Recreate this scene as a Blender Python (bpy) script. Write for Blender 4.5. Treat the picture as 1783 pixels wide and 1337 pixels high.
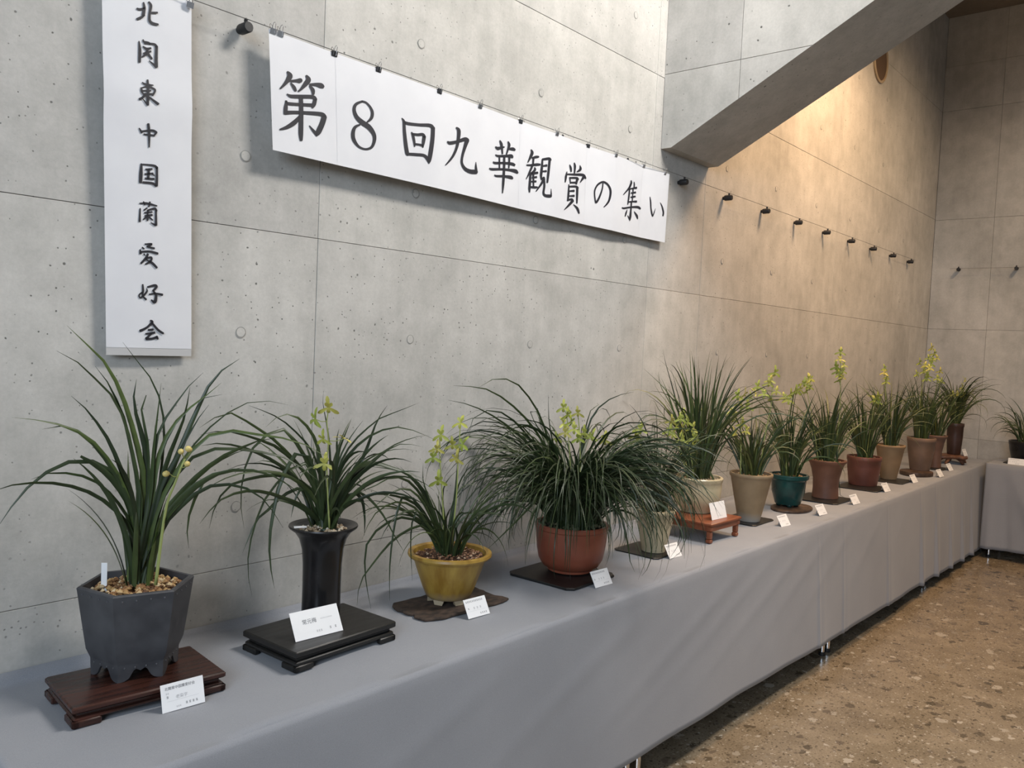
import bpy, math, random
import numpy as np
from mathutils import Vector, Matrix

for o in list(bpy.data.objects): bpy.data.objects.remove(o)
scene = bpy.context.scene
COL = scene.collection
RND = random.Random(7)

# ------------------------------------------------------------------ camera
# X runs along the long wall, the wall face is y = 0, the room lies at y < 0, Z is up (metres)
W, H, F = 1783.0, 1337.0, 1450.0
YAW, PITCH, ROLL, DIST, EYE = .7092, -.0505, .0439, 1.98, 1.5
_f = np.array([math.cos(YAW)*math.cos(PITCH), math.sin(YAW)*math.cos(PITCH), math.sin(PITCH)])
_r = np.cross(_f, [0, 0, 1]); _r /= np.linalg.norm(_r); _u = np.cross(_r, _f)
_R = np.array([math.cos(ROLL)*_r + math.sin(ROLL)*_u, -math.sin(ROLL)*_r + math.cos(ROLL)*_u, _f])
_C = np.array([0, -DIST, EYE])
cd = bpy.data.cameras.new('camera'); cam = bpy.data.objects.new('camera', cd); COL.objects.link(cam)
cd.sensor_fit = 'HORIZONTAL'; cd.sensor_width = 36; cd.lens = F/W*36; cd.clip_start = .05
m = Matrix.Identity(4)
for i in range(3):
    m[i][0], m[i][1], m[i][2], m[i][3] = _R[0][i], _R[1][i], -_R[2][i], _C[i]
cam.matrix_world = m
scene.camera = cam
def ray(x, y): return _R.T @ np.array([(x-W/2)/F, -(y-H/2)/F, 1])
def at_y(x, y, Y=0.0): v = ray(x, y); return _C + v*(Y-_C[1])/v[1]
def at_z(x, y, Z): v = ray(x, y); return _C + v*(Z-_C[2])/v[2]
def at_x(x, y, X): v = ray(x, y); return _C + v*(X-_C[0])/v[0]
def at_plane(x, y, P, n): v = ray(x, y); return _C + v*(np.dot(np.array(P)-_C, n)/np.dot(v, n))

# ------------------------------------------------------------------ world, lights, exposure
wd = bpy.data.worlds.new('daylight'); scene.world = wd; wd.use_nodes = True
bg = wd.node_tree.nodes['Background']; bg.inputs[0].default_value = (.88, .94, 1.0, 1); bg.inputs[1].default_value = .11
def area(name, loc, target, sx, sy, power, col):
    l = bpy.data.lights.new(name, 'AREA'); l.shape = 'RECTANGLE'; l.size = sx; l.size_y = sy; l.energy = power; l.color = col
    o = bpy.data.objects.new(name, l); COL.objects.link(o); o.location = loc
    o.rotation_euler = (Vector(target)-Vector(loc)).to_track_quat('-Z', 'Y').to_euler(); return o
# skylight strip over the hall, high window behind the photographer
area('skylight_lamp', (2.75, -1.8, 4.32), (2.55, -.1, 2.2), 1.3, .7, 104, (1.0, .955, .905))
area('window_lamp', (-3.6, -3.6, 3.2), (3.4, -.8, 2.4), 3.0, 2.0, 122, (.71, .84, 1.0))
def spot(name, loc, target, power, col, size, blend, rad):
    l = bpy.data.lights.new(name, 'SPOT'); l.energy = power; l.color = col; l.spot_size = math.radians(size); l.spot_blend = blend; l.shadow_soft_size = rad
    o = bpy.data.objects.new(name, l); COL.objects.link(o); o.location = loc
    o.rotation_euler = (Vector(target)-Vector(loc)).to_track_quat('-Z', 'Y').to_euler(); return o
spot('wall_washer', (4.75, -1.0, 4.2), (4.75, 0, 2.2), 215, (1.0, .66, .39), 120, 1.0, .35)
spot('corner_downlight', (6.2, -1.9, 4.25), (6.3, -.7, .7), 112, (1.0, .70, .43), 130, 1.0, .2)
vs = scene.view_settings; vs.view_transform = 'Standard'; vs.look = 'None'; vs.gamma = 1; vs.use_curve_mapping = False; vs.exposure = 1.0

# ------------------------------------------------------------------ helpers
def tag(o, label=None, cat=None, group=None, kind=None):
    if label: o['label'] = label
    if cat: o['category'] = cat
    if group: o['group'] = group
    if kind: o['kind'] = kind
    return o
def empty(name, loc, rz=0):
    o = bpy.data.objects.new(name, None); COL.objects.link(o); o.location = loc; o.rotation_euler = (0, 0, rz)
    o.empty_display_size = .05; return o
def mesh(name, V, Fc, mats, parent=None, smooth=False, mi=None):
    me = bpy.data.meshes.new(name); me.from_pydata([tuple(map(float, v)) for v in V], [], Fc)
    for mt in (mats if isinstance(mats, (list, tuple)) else [mats]): me.materials.append(mt)
    if smooth: me.shade_smooth()
    if mi: me.polygons.foreach_set('material_index', mi)
    me.validate(); me.update()
    o = bpy.data.objects.new(name, me); COL.objects.link(o)
    if parent: o.parent = parent
    return o
class MB:
    def __init__(s): s.V = []; s.F = []; s.M = []
    def add(s, V, Fc, m=0):
        b = len(s.V); s.V += [tuple(v) for v in V]; s.F += [tuple(i+b for i in f) for f in Fc]; s.M += [m]*len(Fc); return s
    def box(s, a, b, m=0, bev=0.0):
        (x0, y0, z0), (x1, y1, z1) = a, b
        if bev <= 0:
            V = [(x, y, z) for z in (z0, z1) for y in (y0, y1) for x in (x0, x1)]
            return s.add(V, [(0, 2, 3, 1), (4, 5, 7, 6), (0, 1, 5, 4), (2, 6, 7, 3), (0, 4, 6, 2), (1, 3, 7, 5)], m)
        def ring(i, z): return [(x0+i, y0, z), (x1-i, y0, z), (x1, y0+i, z), (x1, y1-i, z), (x1-i, y1, z), (x0+i, y1, z), (x0, y1-i, z), (x0, y0+i, z)]
        def ring2(i, z): return [(x0+2*i, y0+i, z), (x1-2*i, y0+i, z), (x1-i, y0+2*i, z), (x1-i, y1-2*i, z), (x1-2*i, y1-i, z), (x0+2*i, y1-i, z), (x0+i, y1-2*i, z), (x0+i, y0+2*i, z)]
        V = ring2(bev, z0)+ring(bev, z0+bev)+ring(bev, z1-bev)+ring2(bev, z1)
        Fc = [tuple(range(7, -1, -1)), tuple(range(24, 32))]
        for k in range(3):
            for i in range(8):
                j = (i+1) % 8; Fc.append((k*8+i, k*8+j, k*8+8+j, k*8+8+i))
        return s.add(V, Fc, m)
    def lathe(s, prof, n=32, c=(0, 0), rot=0, m=0, caps=True, ax=1.0):
        V = []
        for r, z in prof:
            for i in range(n):
                t = rot+2*math.pi*i/n; V.append((c[0]+r*math.cos(t), c[1]+ax*r*math.sin(t), z))
        Fc = []
        for k in range(len(prof)-1):
            for i in range(n):
                j = (i+1) % n; Fc.append((k*n+i, k*n+j, k*n+n+j, k*n+n+i))
        if caps:
            Fc.append(tuple(range(n-1, -1, -1))); b = (len(prof)-1)*n; Fc.append(tuple(range(b, b+n)))
        return s.add(V, Fc, m)
    def tube(s, pts, r, n=6, m=0, caps=True):
        P = [Vector(p) for p in pts]; V = []; rr = r if isinstance(r, (list, tuple)) else [r]*len(P)
        prev = None
        for i, p in enumerate(P):
            t = (P[min(i+1, len(P)-1)]-P[max(i-1, 0)])
            if t.length < 1e-9: t = Vector((0, 0, 1))
            t.normalize()
            a = prev if prev is not None else (Vector((0, 0, 1)) if abs(t.z) < .9 else Vector((1, 0, 0)))
            a = (a - t*a.dot(t)); a.normalize(); b = t.cross(a); prev = a
            for k in range(n):
                q = 2*math.pi*k/n; V.append(p+(a*math.cos(q)+b*math.sin(q))*rr[i])
        Fc = []
        for i in range(len(P)-1):
            for k in range(n):
                j = (k+1) % n; Fc.append((i*n+k, i*n+j, i*n+n+j, i*n+n+k))
        if caps: Fc.append(tuple(range(n-1, -1, -1))); b = (len(P)-1)*n; Fc.append(tuple(range(b, b+n)))
        return s.add(V, Fc, m)
    def build(s, name, mats, parent=None, smooth=False):
        return mesh(name, s.V, s.F, mats, parent, smooth, s.M if isinstance(mats, (list, tuple)) and len(mats) > 1 else None)
def autosmooth(o, deg=35):
    me = o.data; me.shade_smooth()
    try: me.set_sharp_from_angle(angle=math.radians(deg))
    except Exception: pass
    return o

# ------------------------------------------------------------------ materials
def mat(name, col, rough=.6, metal=0.0, spec=.5, build=None):
    m = bpy.data.materials.new(name); m.use_nodes = True; nt = m.node_tree; b = nt.nodes['Principled BSDF']
    b.inputs['Base Color'].default_value = (*col, 1); b.inputs['Roughness'].default_value = rough; b.inputs['Metallic'].default_value = metal
    b.inputs['Specular IOR Level'].default_value = spec
    if build: build(nt, b)
    return m
def N(nt, t, **kw):
    n = nt.nodes.new(t)
    for k, v in kw.items():
        if k.startswith('i_'): n.inputs[k[2:].replace('_', ' ')].default_value = v
        else: setattr(n, k, v)
    return n
def ramp(nt, fac, stops):
    r = nt.nodes.new('ShaderNodeValToRGB'); e = r.color_ramp.elements
    while len(e) < len(stops): e.new(.5)
    for q, (p, c) in zip(e, stops): q.position = p; q.color = (*c, 1)
    nt.links.new(fac, r.inputs[0]); return r.outputs[0]
def mix(nt, fac, a, b, blend='MIX'):
    n = nt.nodes.new('ShaderNodeMix'); n.data_type = 'RGBA'; n.blend_type = blend
    for s, v in ((n.inputs[0], fac), (n.inputs[6], a), (n.inputs[7], b)):
        if hasattr(v, 'is_linked') or isinstance(v, bpy.types.NodeSocket): nt.links.new(v, s)
        elif isinstance(v, (int, float)): s.default_value = v
        else: s.default_value = (*v, 1)
    return n.outputs[2]
def math_n(nt, op, a, b=None, clamp=False):
    n = nt.nodes.new('ShaderNodeMath'); n.operation = op; n.use_clamp = clamp
    for s, v in ((n.inputs[0], a), (n.inputs[1], b)):
        if v is None: continue
        if isinstance(v, bpy.types.NodeSocket): nt.links.new(v, s)
        else: s.default_value = v
    return n.outputs[0]
def maprange(nt, v, a, b, c=0.0, d=1.0):
    n = nt.nodes.new('ShaderNodeMapRange'); n.inputs[1].default_value = a; n.inputs[2].default_value = b; n.inputs[3].default_value = c; n.inputs[4].default_value = d
    nt.links.new(v, n.inputs[0]); return n.outputs[0]
def bump(nt, b, h, strength=.3, dist=.002):
    n = nt.nodes.new('ShaderNodeBump'); n.inputs['Strength'].default_value = strength; n.inputs['Distance'].default_value = dist
    nt.links.new(h, n.inputs['Height']); nt.links.new(n.outputs[0], b.inputs['Normal'])
def concrete(lo, hi):
    def f(nt, b):
        g = N(nt, 'ShaderNodeNewGeometry'); P = g.outputs['Position']
        def noise(sc, det=4, ro=.55, sx=None):
            n = N(nt, 'ShaderNodeTexNoise'); n.inputs['Scale'].default_value = sc; n.inputs['Detail'].default_value = det; n.inputs['Roughness'].default_value = ro
            if sx:
                mp = N(nt, 'ShaderNodeMapping'); mp.inputs['Scale'].default_value = sx; nt.links.new(P, mp.inputs[0]); nt.links.new(mp.outputs[0], n.inputs[0])
            else: nt.links.new(P, n.inputs[0])
            return n.outputs[0]
        big = noise(1.7, 5, .6); mid = noise(11, 5, .6); fine = noise(90, 3, .7); streak = noise(3, 4, .6, (6, 6, .7))
        s = math_n(nt, 'ADD', math_n(nt, 'MULTIPLY', big, .55), math_n(nt, 'MULTIPLY', mid, .30))
        s = math_n(nt, 'ADD', s, math_n(nt, 'MULTIPLY', streak, .15))
        c = ramp(nt, s, [(.36, lo), (.64, hi)])
        c = mix(nt, .16, c, mix(nt, 1.0, c, ramp(nt, fine, [(.3, (.35, .35, .35)), (.7, (1, 1, 1))]), 'MULTIPLY'))
        oi = N(nt, 'ShaderNodeObjectInfo')
        c = mix(nt, 1.0, c, ramp(nt, oi.outputs['Random'], [(0, (.93, .93, .93)), (1, (1.04, 1.04, 1.03))]), 'MULTIPLY')
        # air holes
        holes = None
        for sc, th, msk in ((27, .10, .55), (11, .060, .45), (60, .15, .56)):
            v = N(nt, 'ShaderNodeTexVoronoi'); v.inputs['Scale'].default_value = sc; v.inputs['Randomness'].default_value = 1
            dn = N(nt, 'ShaderNodeTexNoise'); dn.inputs['Scale'].default_value = sc*1.6; nt.links.new(P, dn.inputs[0])
            va = N(nt, 'ShaderNodeVectorMath', operation='MULTIPLY_ADD'); nt.links.new(dn.outputs['Color'], va.inputs[0]); va.inputs[1].default_value = (.25/sc,)*3; nt.links.new(P, va.inputs[2])
            nt.links.new(va.outputs[0], v.inputs[0])
            h = maprange(nt, v.outputs['Distance'], th*.55, th, 1, 0)
            sep = N(nt, 'ShaderNodeSeparateColor'); nt.links.new(v.outputs['Color'], sep.inputs[0])
            h = math_n(nt, 'MULTIPLY', h, maprange(nt, sep.outputs[0], msk, msk+.02, 0, 1)); h = math_n(nt, 'MULTIPLY', h, maprange(nt, big, .38, .58, .25, 1))
            holes = h if holes is None else math_n(nt, 'MAXIMUM', holes, h)
        c = mix(nt, math_n(nt, 'MULTIPLY', holes, .85), c, (.07, .068, .06))
        nt.links.new(c, b.inputs['Base Color'])
        hgt = math_n(nt, 'SUBTRACT', math_n(nt, 'ADD', math_n(nt, 'MULTIPLY', mid, .5), math_n(nt, 'MULTIPLY', fine, .25)), holes)
        bump(nt, b, hgt, .35, .003)
    return f
M = {}
M['concrete'] = mat('concrete', (.5, .5, .48), .78, spec=.3, build=concrete((.372, .361, .334), (.605, .583, .545)))
M['concrete_core'] = mat('concrete_joint', (.30, .295, .27), .95)
M['grout'] = mat('tie_grout', (.30, .295, .27), .9)
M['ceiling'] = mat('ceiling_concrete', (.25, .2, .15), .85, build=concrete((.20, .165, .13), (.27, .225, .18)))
def floor_b(nt, b):
    g = N(nt, 'ShaderNodeNewGeometry'); P = g.outputs['Position']
    n1 = N(nt, 'ShaderNodeTexNoise'); n1.inputs['Scale'].default_value = 6; n1.inputs['Detail'].default_value = 5; nt.links.new(P, n1.inputs[0])
    n2 = N(nt, 'ShaderNodeTexNoise'); n2.inputs['Scale'].default_value = 120; n2.inputs['Detail'].default_value = 4; nt.links.new(P, n2.inputs[0])
    s = math_n(nt, 'ADD', math_n(nt, 'MULTIPLY', n1.outputs[0], .5), math_n(nt, 'MULTIPLY', n2.outputs[0], .5))
    c = ramp(nt, s, [(.36, (.165, .128, .084)), (.5, (.235, .187, .127)), (.66, (.315, .255, .180))])
    for sc, th, lo, hi, seed in ((34, .34, .62, .95, 3.3), (16, .36, .66, 1.0, 0), (9, .31, .76, 1.0, 7.7), (70, .36, .5, .9, 5.1)):
        mp = N(nt, 'ShaderNodeMapping'); mp.inputs['Location'].default_value = (seed, seed*.7, 0); mp.inputs['Rotation'].default_value = (0, 0, seed*1.3); mp.inputs['Scale'].default_value = (1, 1.35, 1)
        nd = N(nt, 'ShaderNodeTexNoise'); nd.inputs['Scale'].default_value = sc*1.4; nt.links.new(P, nd.inputs[0])
        va = N(nt, 'ShaderNodeVectorMath', operation='MULTIPLY_ADD'); nt.links.new(nd.outputs['Color'], va.inputs[0]); va.inputs[1].default_value = (.9/sc,)*3; nt.links.new(P, va.inputs[2])
        nt.links.new(va.outputs[0], mp.inputs[0])
        v = N(nt, 'ShaderNodeTexVoronoi'); v.inputs['Scale'].default_value = sc; nt.links.new(mp.outputs[0], v.inputs[0])
        sep = N(nt, 'ShaderNodeSeparateColor'); nt.links.new(v.outputs['Color'], sep.inputs[0])
        chip = math_n(nt, 'MULTIPLY', maprange(nt, v.outputs['Distance'], th*.86, th, 1, 0), maprange(nt, sep.outputs[0], lo, lo+.01, 0, 1))
        cc = ramp(nt, sep.outputs[1], [(0, (.055, .042, .027)), (.35, (.085, .065, .042)), (.55, (.14, .11, .08)), (.75, (.33, .285, .22)), (1, (.50, .45, .37))])
        c = mix(nt, math_n(nt, 'MULTIPLY', chip, .80), c, cc)
    nt.links.new(c, b.inputs['Base Color'])
    nt.links.new(maprange(nt, n1.outputs[0], .3, .7, .16, .30), b.inputs['Roughness'])
M['floor'] = mat('terrazzo', (.25, .2, .13), .2, spec=.5, build=floor_b)
def cloth_b(nt, b):
    g = N(nt, 'ShaderNodeNewGeometry'); P = g.outputs['Position']
    n = N(nt, 'ShaderNodeTexNoise'); n.inputs['Scale'].default_value = 3; n.inputs['Detail'].default_value = 4; nt.links.new(P, n.inputs[0])
    c = ramp(nt, n.outputs[0], [(.3, (.262, .271, .294)), (.7, (.298, .306, .328))])
    w = N(nt, 'ShaderNodeTexNoise'); w.inputs['Scale'].default_value = 700; nt.links.new(P, w.inputs[0])
    c = mix(nt, .25, c, mix(nt, 1.0, c, ramp(nt, w.outputs[0], [(.3, (.5, .5, .5)), (.7, (1.2, 1.2, 1.2))]), 'MULTIPLY'))
    nt.links.new(c, b.inputs['Base Color']); bump(nt, b, w.outputs[0], .2, .0008)
    b.inputs['Sheen Weight'].default_value = .15
M['cloth'] = mat('grey_cloth', (.32, .32, .34), .92, spec=.2, build=cloth_b)
def paper_b(nt, b):
    g = N(nt, 'ShaderNodeNewGeometry'); n = N(nt, 'ShaderNodeTexNoise'); n.inputs['Scale'].default_value = 9; n.inputs['Detail'].default_value = 3; nt.links.new(g.outputs['Position'], n.inputs[0])
    nt.links.new(ramp(nt, n.outputs[0], [(.3, (.665, .665, .685)), (.7, (.71, .71, .725))]), b.inputs['Base Color'])
M['paper'] = mat('paper', (.8, .8, .8), .75, spec=.25, build=paper_b)
M['paper_grey'] = mat('paper_backing', (.50, .49, .48), .8)
M['card'] = mat('card', (.82, .82, .82), .6)
M['ink'] = mat('black_ink', (.016, .016, .022), .6)
M['print'] = mat('card_print', (.13, .13, .14), .7)
M['print_light'] = mat('card_print_pale', (.42, .42, .43), .7)
M['rubber'] = mat('black_rubber', (.012, .012, .013), .5)
M['chrome'] = mat('chrome', (.8, .8, .82), .12, 1.0)
M['wire'] = mat('steel_wire', (.18, .18, .17), .45, .8)
M['clip_dark'] = mat('clip_black', (.03, .03, .032), .4, .3)
M['tabletop'] = mat('table_laminate', (.35, .27, .2), .4)
def wood_b(lo, hi, sc=(2, 30, 30), ro=(.2, .4)):
    def f(nt, b):
        tc = N(nt, 'ShaderNodeTexCoord'); mp = N(nt, 'ShaderNodeMapping'); mp.inputs['Scale'].default_value = sc; nt.links.new(tc.outputs['Object'], mp.inputs[0])
        n = N(nt, 'ShaderNodeTexNoise'); n.inputs['Scale'].default_value = 3; n.inputs['Detail'].default_value = 6; nt.links.new(mp.outputs[0], n.inputs[0])
        nt.links.new(ramp(nt, n.outputs[0], [(.35, lo), (.68, hi)]), b.inputs['Base Color']); nt.links.new(maprange(nt, n.outputs[0], .3, .7, ro[0], ro[1]), b.inputs['Roughness'])
    return f
M['rosewood'] = mat('rosewood', (.05, .02, .015), .25, build=wood_b((.018, .008, .006), (.060, .020, .013)))
M['blackwood'] = mat('black_lacquer', (.012, .012, .011), .35, build=wood_b((.006, .006, .006), (.015, .0145, .013), ro=(.3, .45)))
M['redwood'] = mat('red_wood', (.16, .05, .025), .35, build=wood_b((.17, .048, .021), (.25, .080, .035), (3, 14, 14), (.3, .42)))
M['rootwood'] = mat('root_wood', (.16, .07, .04), .5, build=wood_b((.07, .03, .018), (.22, .10, .055), (8, 8, 8), (.35, .6)))
M['barkwood'] = mat('bark', (.05, .035, .025), .9, build=wood_b((.022, .015, .011), (.085, .055, .038), (12, 20, 12), (.8, .95)))
M['woodslice'] = mat('wood_slice', (.06, .035, .022), .5, build=wood_b((.03, .018, .012), (.095, .055, .035), (6, 10, 6), (.4, .6)))
M['blackboard'] = mat('black_board', (.011, .011, .011), .4)
def pot_b(lo, hi, sc=14, ro=(.4, .6), rim=None, streak=False):
    def f(nt, b):
        tc = N(nt, 'ShaderNodeTexCoord'); n = N(nt, 'ShaderNodeTexNoise'); n.inputs['Scale'].default_value = sc; n.inputs['Detail'].default_value = 5
        if streak:
            mp = N(nt, 'ShaderNodeMapping'); mp.inputs['Scale'].default_value = (3, 3, .35); nt.links.new(tc.outputs['Object'], mp.inputs[0]); nt.links.new(mp.outputs[0], n.inputs[0])
        else: nt.links.new(tc.outputs['Object'], n.inputs[0])
        c = ramp(nt, n.outputs[0], [(.33, lo), (.68, hi)])
        if rim:
            z0, z1, col = rim
            sp = N(nt, 'ShaderNodeSeparateXYZ'); nt.links.new(tc.outputs['Object'], sp.inputs[0])
            zz = math_n(nt, 'ADD', sp.outputs[2], math_n(nt, 'MULTIPLY', n.outputs[0], .03))
            c = mix(nt, maprange(nt, zz, z0, z1, 1, 0), c, col)
        nt.links.new(c, b.inputs['Base Color']); nt.links.new(maprange(nt, n.outputs[0], .3, .7, *ro), b.inputs['Roughness'])
    return f
def leaf_mat(name, a, bcol, ccol):
    def f(nt, b):
        oi = N(nt, 'ShaderNodeObjectInfo'); c = ramp(nt, oi.outputs['Random'], [(0, a), (.6, bcol), (1, ccol)])
        g = N(nt, 'ShaderNodeNewGeometry'); n = N(nt, 'ShaderNodeTexNoise'); n.inputs['Scale'].default_value = 30; nt.links.new(g.outputs['Position'], n.inputs[0])
        c = mix(nt, 1.0, c, ramp(nt, n.outputs[0], [(.3, (.8, .8, .8)), (.7, (1.15, 1.15, 1.1))]), 'MULTIPLY')
        nt.links.new(c, b.inputs['Base Color'])
        b.inputs['Subsurface Weight'].default_value = 0
    return mat(name, bcol, .42, spec=.45, build=f)
M['leaf'] = leaf_mat('orchid_leaf', (.020, .034, .013), (.031, .049, .017), (.052, .074, .024))
M['leaf_light'] = leaf_mat('orchid_leaf_light', (.034, .055, .016), (.052, .080, .022), (.09, .125, .035))
M['leaf_olive'] = leaf_mat('orchid_leaf_olive', (.045, .060, .016), (.070, .090, .024), (.11, .12, .035))
M['stem'] = mat('flower_stem', (.30, .34, .11), .5)
M['petal'] = mat('petal', (.50, .48, .08), .5, build=lambda nt, b: nt.links.new(ramp(nt, N(nt, 'ShaderNodeObjectInfo').outputs['Random'], [(0, (.30, .36, .06)), (.6, (.43, .43, .08)), (1, (.50, .43, .10))]), b.inputs['Base Color']))
M['petal_yellow'] = mat('petal_yellow', (.62, .50, .17), .5)
def peb(stops):
    def f(nt, b):
        a = N(nt, 'ShaderNodeAttribute'); a.attribute_name = 'tone'
        nt.links.new(ramp(nt, a.outputs['Fac'], stops), b.inputs['Base Color'])
    return f
M['gravel'] = mat('gravel_tan', (.3, .2, .1), .8, build=peb([(0, (.10, .045, .02)), (.35, (.26, .13, .05)), (.7, (.42, .26, .10)), (1, (.60, .48, .30))]))
M['gravel_pale'] = mat('gravel_pale', (.4, .35, .25), .8, build=peb([(0, (.14, .09, .05)), (.4, (.36, .27, .17)), (.75, (.52, .44, .32)), (1, (.68, .62, .52))]))
M['gravel_brown'] = mat('gravel_brown', (.2, .1, .05), .85, build=peb([(0, (.06, .03, .018)), (.4, (.15, .07, .035)), (.8, (.28, .14, .07)), (1, (.45, .33, .22))]))
M['moss'] = mat('moss_soil', (.06, .06, .03), .95, build=peb([(0, (.03, .03, .015)), (.5, (.065, .075, .03)), (1, (.16, .14, .08))]))

# ------------------------------------------------------------------ setting: floor, walls, ceiling, beam
XE, ZC = 7.75, 4.38
tag(MB().box((-5, -7, -.1), (XE+.3, .3, 0)).build('floor', M['floor']), 'polished brown terrazzo floor with stone chips', 'floor', kind='structure')
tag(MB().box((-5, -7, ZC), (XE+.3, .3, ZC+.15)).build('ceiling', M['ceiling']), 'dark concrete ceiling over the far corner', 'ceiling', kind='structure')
wl = tag(MB().box((-5, .010, 0), (XE+.3, .25, ZC)).build('wall_left', M['concrete_core']), 'long fair-faced concrete wall behind the orchids', 'wall', kind='structure')
we = tag(MB().box((XE+.010, -7, 0), (XE+.25, .0, ZC)).build('wall_end', M['concrete_core']), 'concrete end wall closing the hall', 'wall', kind='structure')
zb = [0, .866, 1.768, 2.697, 3.6, ZC]
xb = [-5, -3.96, -2.16, -.364, 1.436, 3.195, 3.682, 5.464, 7.246, XE]
G = .0008
for i in range(len(xb)-1):
    for k in range(len(zb)-1):
        off = RND.uniform(0, .0012)
        MB().box((xb[i]+G, off, zb[k]+G), (xb[i+1]-G, .010, zb[k+1]-G), bev=.0006).build('concrete_panel', M['concrete'], wl)
yb = [0, -.446, -2.246, -4.046, -5.846, -7]; ze = [0, .862, 1.768, 2.69, 3.6, 3.97, ZC]
for i in range(len(yb)-1):
    for k in range(len(ze)-1):
        off = RND.uniform(0, .0012)
        MB().box((XE+off, yb[i+1]+G, ze[k]+G), (XE+.010, yb[i]-G, ze[k+1]-G), bev=.0006).build('concrete_panel', M['concrete'], we)
tb = MB(); tb.lathe([(.0145, 0), (.0145, .0012), (.0128, .0012)], 20, m=1, caps=False); tb.lathe([(.0128, .0004), (.0122, .0011), (.002, .0012)], 20, m=0)
tie0 = None
for x in [-.6, 0, .6, 1.2, 1.8, 2.4, 3.0, 3.9, 4.5, 5.1, 5.7, 6.3, 6.9]:
    for z in (1.03, 1.494, 1.954, 2.418, 2.889, 3.35):
        if tie0 is None: tie0 = tb.build('tie_hole_plug', [M['concrete'], M['grout']]); o = tie0
        else: o = tie0.copy(); COL.objects.link(o)
        o.parent = wl; o.location = (x, 0, z); o.rotation_euler = (math.pi/2, 0, 0)
# sloping beam that leaves the wall at the pilaster
BX0, BX1 = 3.255, 3.705
prof = [(0, 2.387), (-.05, 2.387), (-3.2, 2.36+.533*3.2), (-3.2, ZC), (0, ZC)]
V = [(x, y, z) for x in (BX0+.006, BX1) for y, z in prof]; n = 5
beam = mesh('ceiling_beam', V, [tuple(range(n)), tuple(range(2*n-1, n-1, -1))]+[(i, i+n, (i+1) % n+n, (i+1) % n) for i in range(n)], M['concrete'])
tag(beam, 'sloping concrete beam rising out of the wall above the banner end', 'beam', kind='structure')
def clip(poly, a, b, c):     # keep a*y+b*z<=c
    out = []
    for i in range(len(poly)):
        p, q = poly[i], poly[(i+1) % len(poly)]; dp = a*p[0]+b*p[1]-c; dq = a*q[0]+b*q[1]-c
        if dp <= 0: out.append(p)
        if dp*dq < 0: t = dp/(dp-dq); out.append((p[0]+(q[0]-p[0])*t, p[1]+(q[1]-p[1])*t))
    return out
ys = [0, -.36, -1.26, -2.16, -3.2]; zs = [2.3, 2.712, 3.612, ZC]
for i in range(4):
    for k in range(3):
        p = clip(clip(clip(clip(prof, 1, 0, ys[i]-.0012), -1, 0, -ys[i+1]-.0012), 0, 1, zs[k+1]-.0012), 0, -1, -zs[k]-.0012)
        if len(p) < 3: continue
        q = len(p); V = [(x, y, z) for x in (BX0, BX0+.0055) for y, z in p]
        mesh('beam_panel', V, [tuple(range(q)), tuple(range(2*q-1, q-1, -1))]+[(j, j+q, (j+1) % q+q, (j+1) % q) for j in range(q)], M['concrete'], beam)
# round sleeve in the wall behind the beam
s = empty('pipe_sleeve', (6.09, 0, 3.565)); tag(s, 'round pipe sleeve set into the wall beyond the sloping beam', 'sleeve')
sp = MB(); sp.lathe([(.150, 0), (.150, .010), (.138, .014), (.132, .006), (.132, 0)], 40, caps=False); o = autosmooth(sp.build('sleeve_ring', mat('sleeve_ring', (.42, .33, .22), .4))); o.parent = s; o.rotation_euler = (math.pi/2, 0, 0)
sp = MB(); sp.lathe([(.132, .0), (.132, .002)], 40); o = sp.build('sleeve_hole_shade', mat('sleeve_hole_shade', (.10, .06, .035), .7)); o.parent = s; o.rotation_euler = (math.pi/2, 0, 0)  # dark brown disc on the uncut wall: shade of the open sleeve painted

# ------------------------------------------------------------------ pegs and wires
pegs = []
def peg(loc, rz, label, group, k=1.0):
    t = empty('wall_peg', loc, rz); tag(t, label, 'peg', group)
    a = MB(); a.lathe([(.0085, 0), (.0085, .010), (.0130, .010), (.0137, .013), (.0137, .045), (.0120, .048)], 14)
    o = autosmooth(a.build('peg_body', M['rubber'], t)); o.rotation_euler = (math.pi/2, 0, 0); o.scale = (1, 1, k)
    a = MB(); a.lathe([(.004, .010), (.005, .020), (.003, .024)], 8); b = a.build('set_screw', M['rubber'], t); b.location = (0, -.032*k, 0)
    return t
for k in range(-5, 9):
    peg((3.421+.45*k, 0, 2.266), 0, 'black rubber peg carrying the hanging wire on the long wall', 'pegs along the hanging wire', .48 if -4 <= k <= -1 else 1.0)
for y in (-.214, -.635, -1.056):
    peg((XE, y, 2.267), -math.pi/2, 'black rubber peg on the end wall', 'pegs on the end wall')
def wire(name, pts, r, label, group=None):
    return tag(MB().tube(pts, r, 5).build(name, M['wire']), label, 'wire', group)
wire('hanging_wire', [(-.6+.1*i, -.042, 2.285) for i in range(78)], .0011, 'thin steel wire strung along the pegs of the long wall')
wire('hanging_wire', [(XE-.042, -.15-.1*i, 2.274) for i in range(15)], .0011, 'thin steel wire strung between the end wall pegs')

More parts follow.
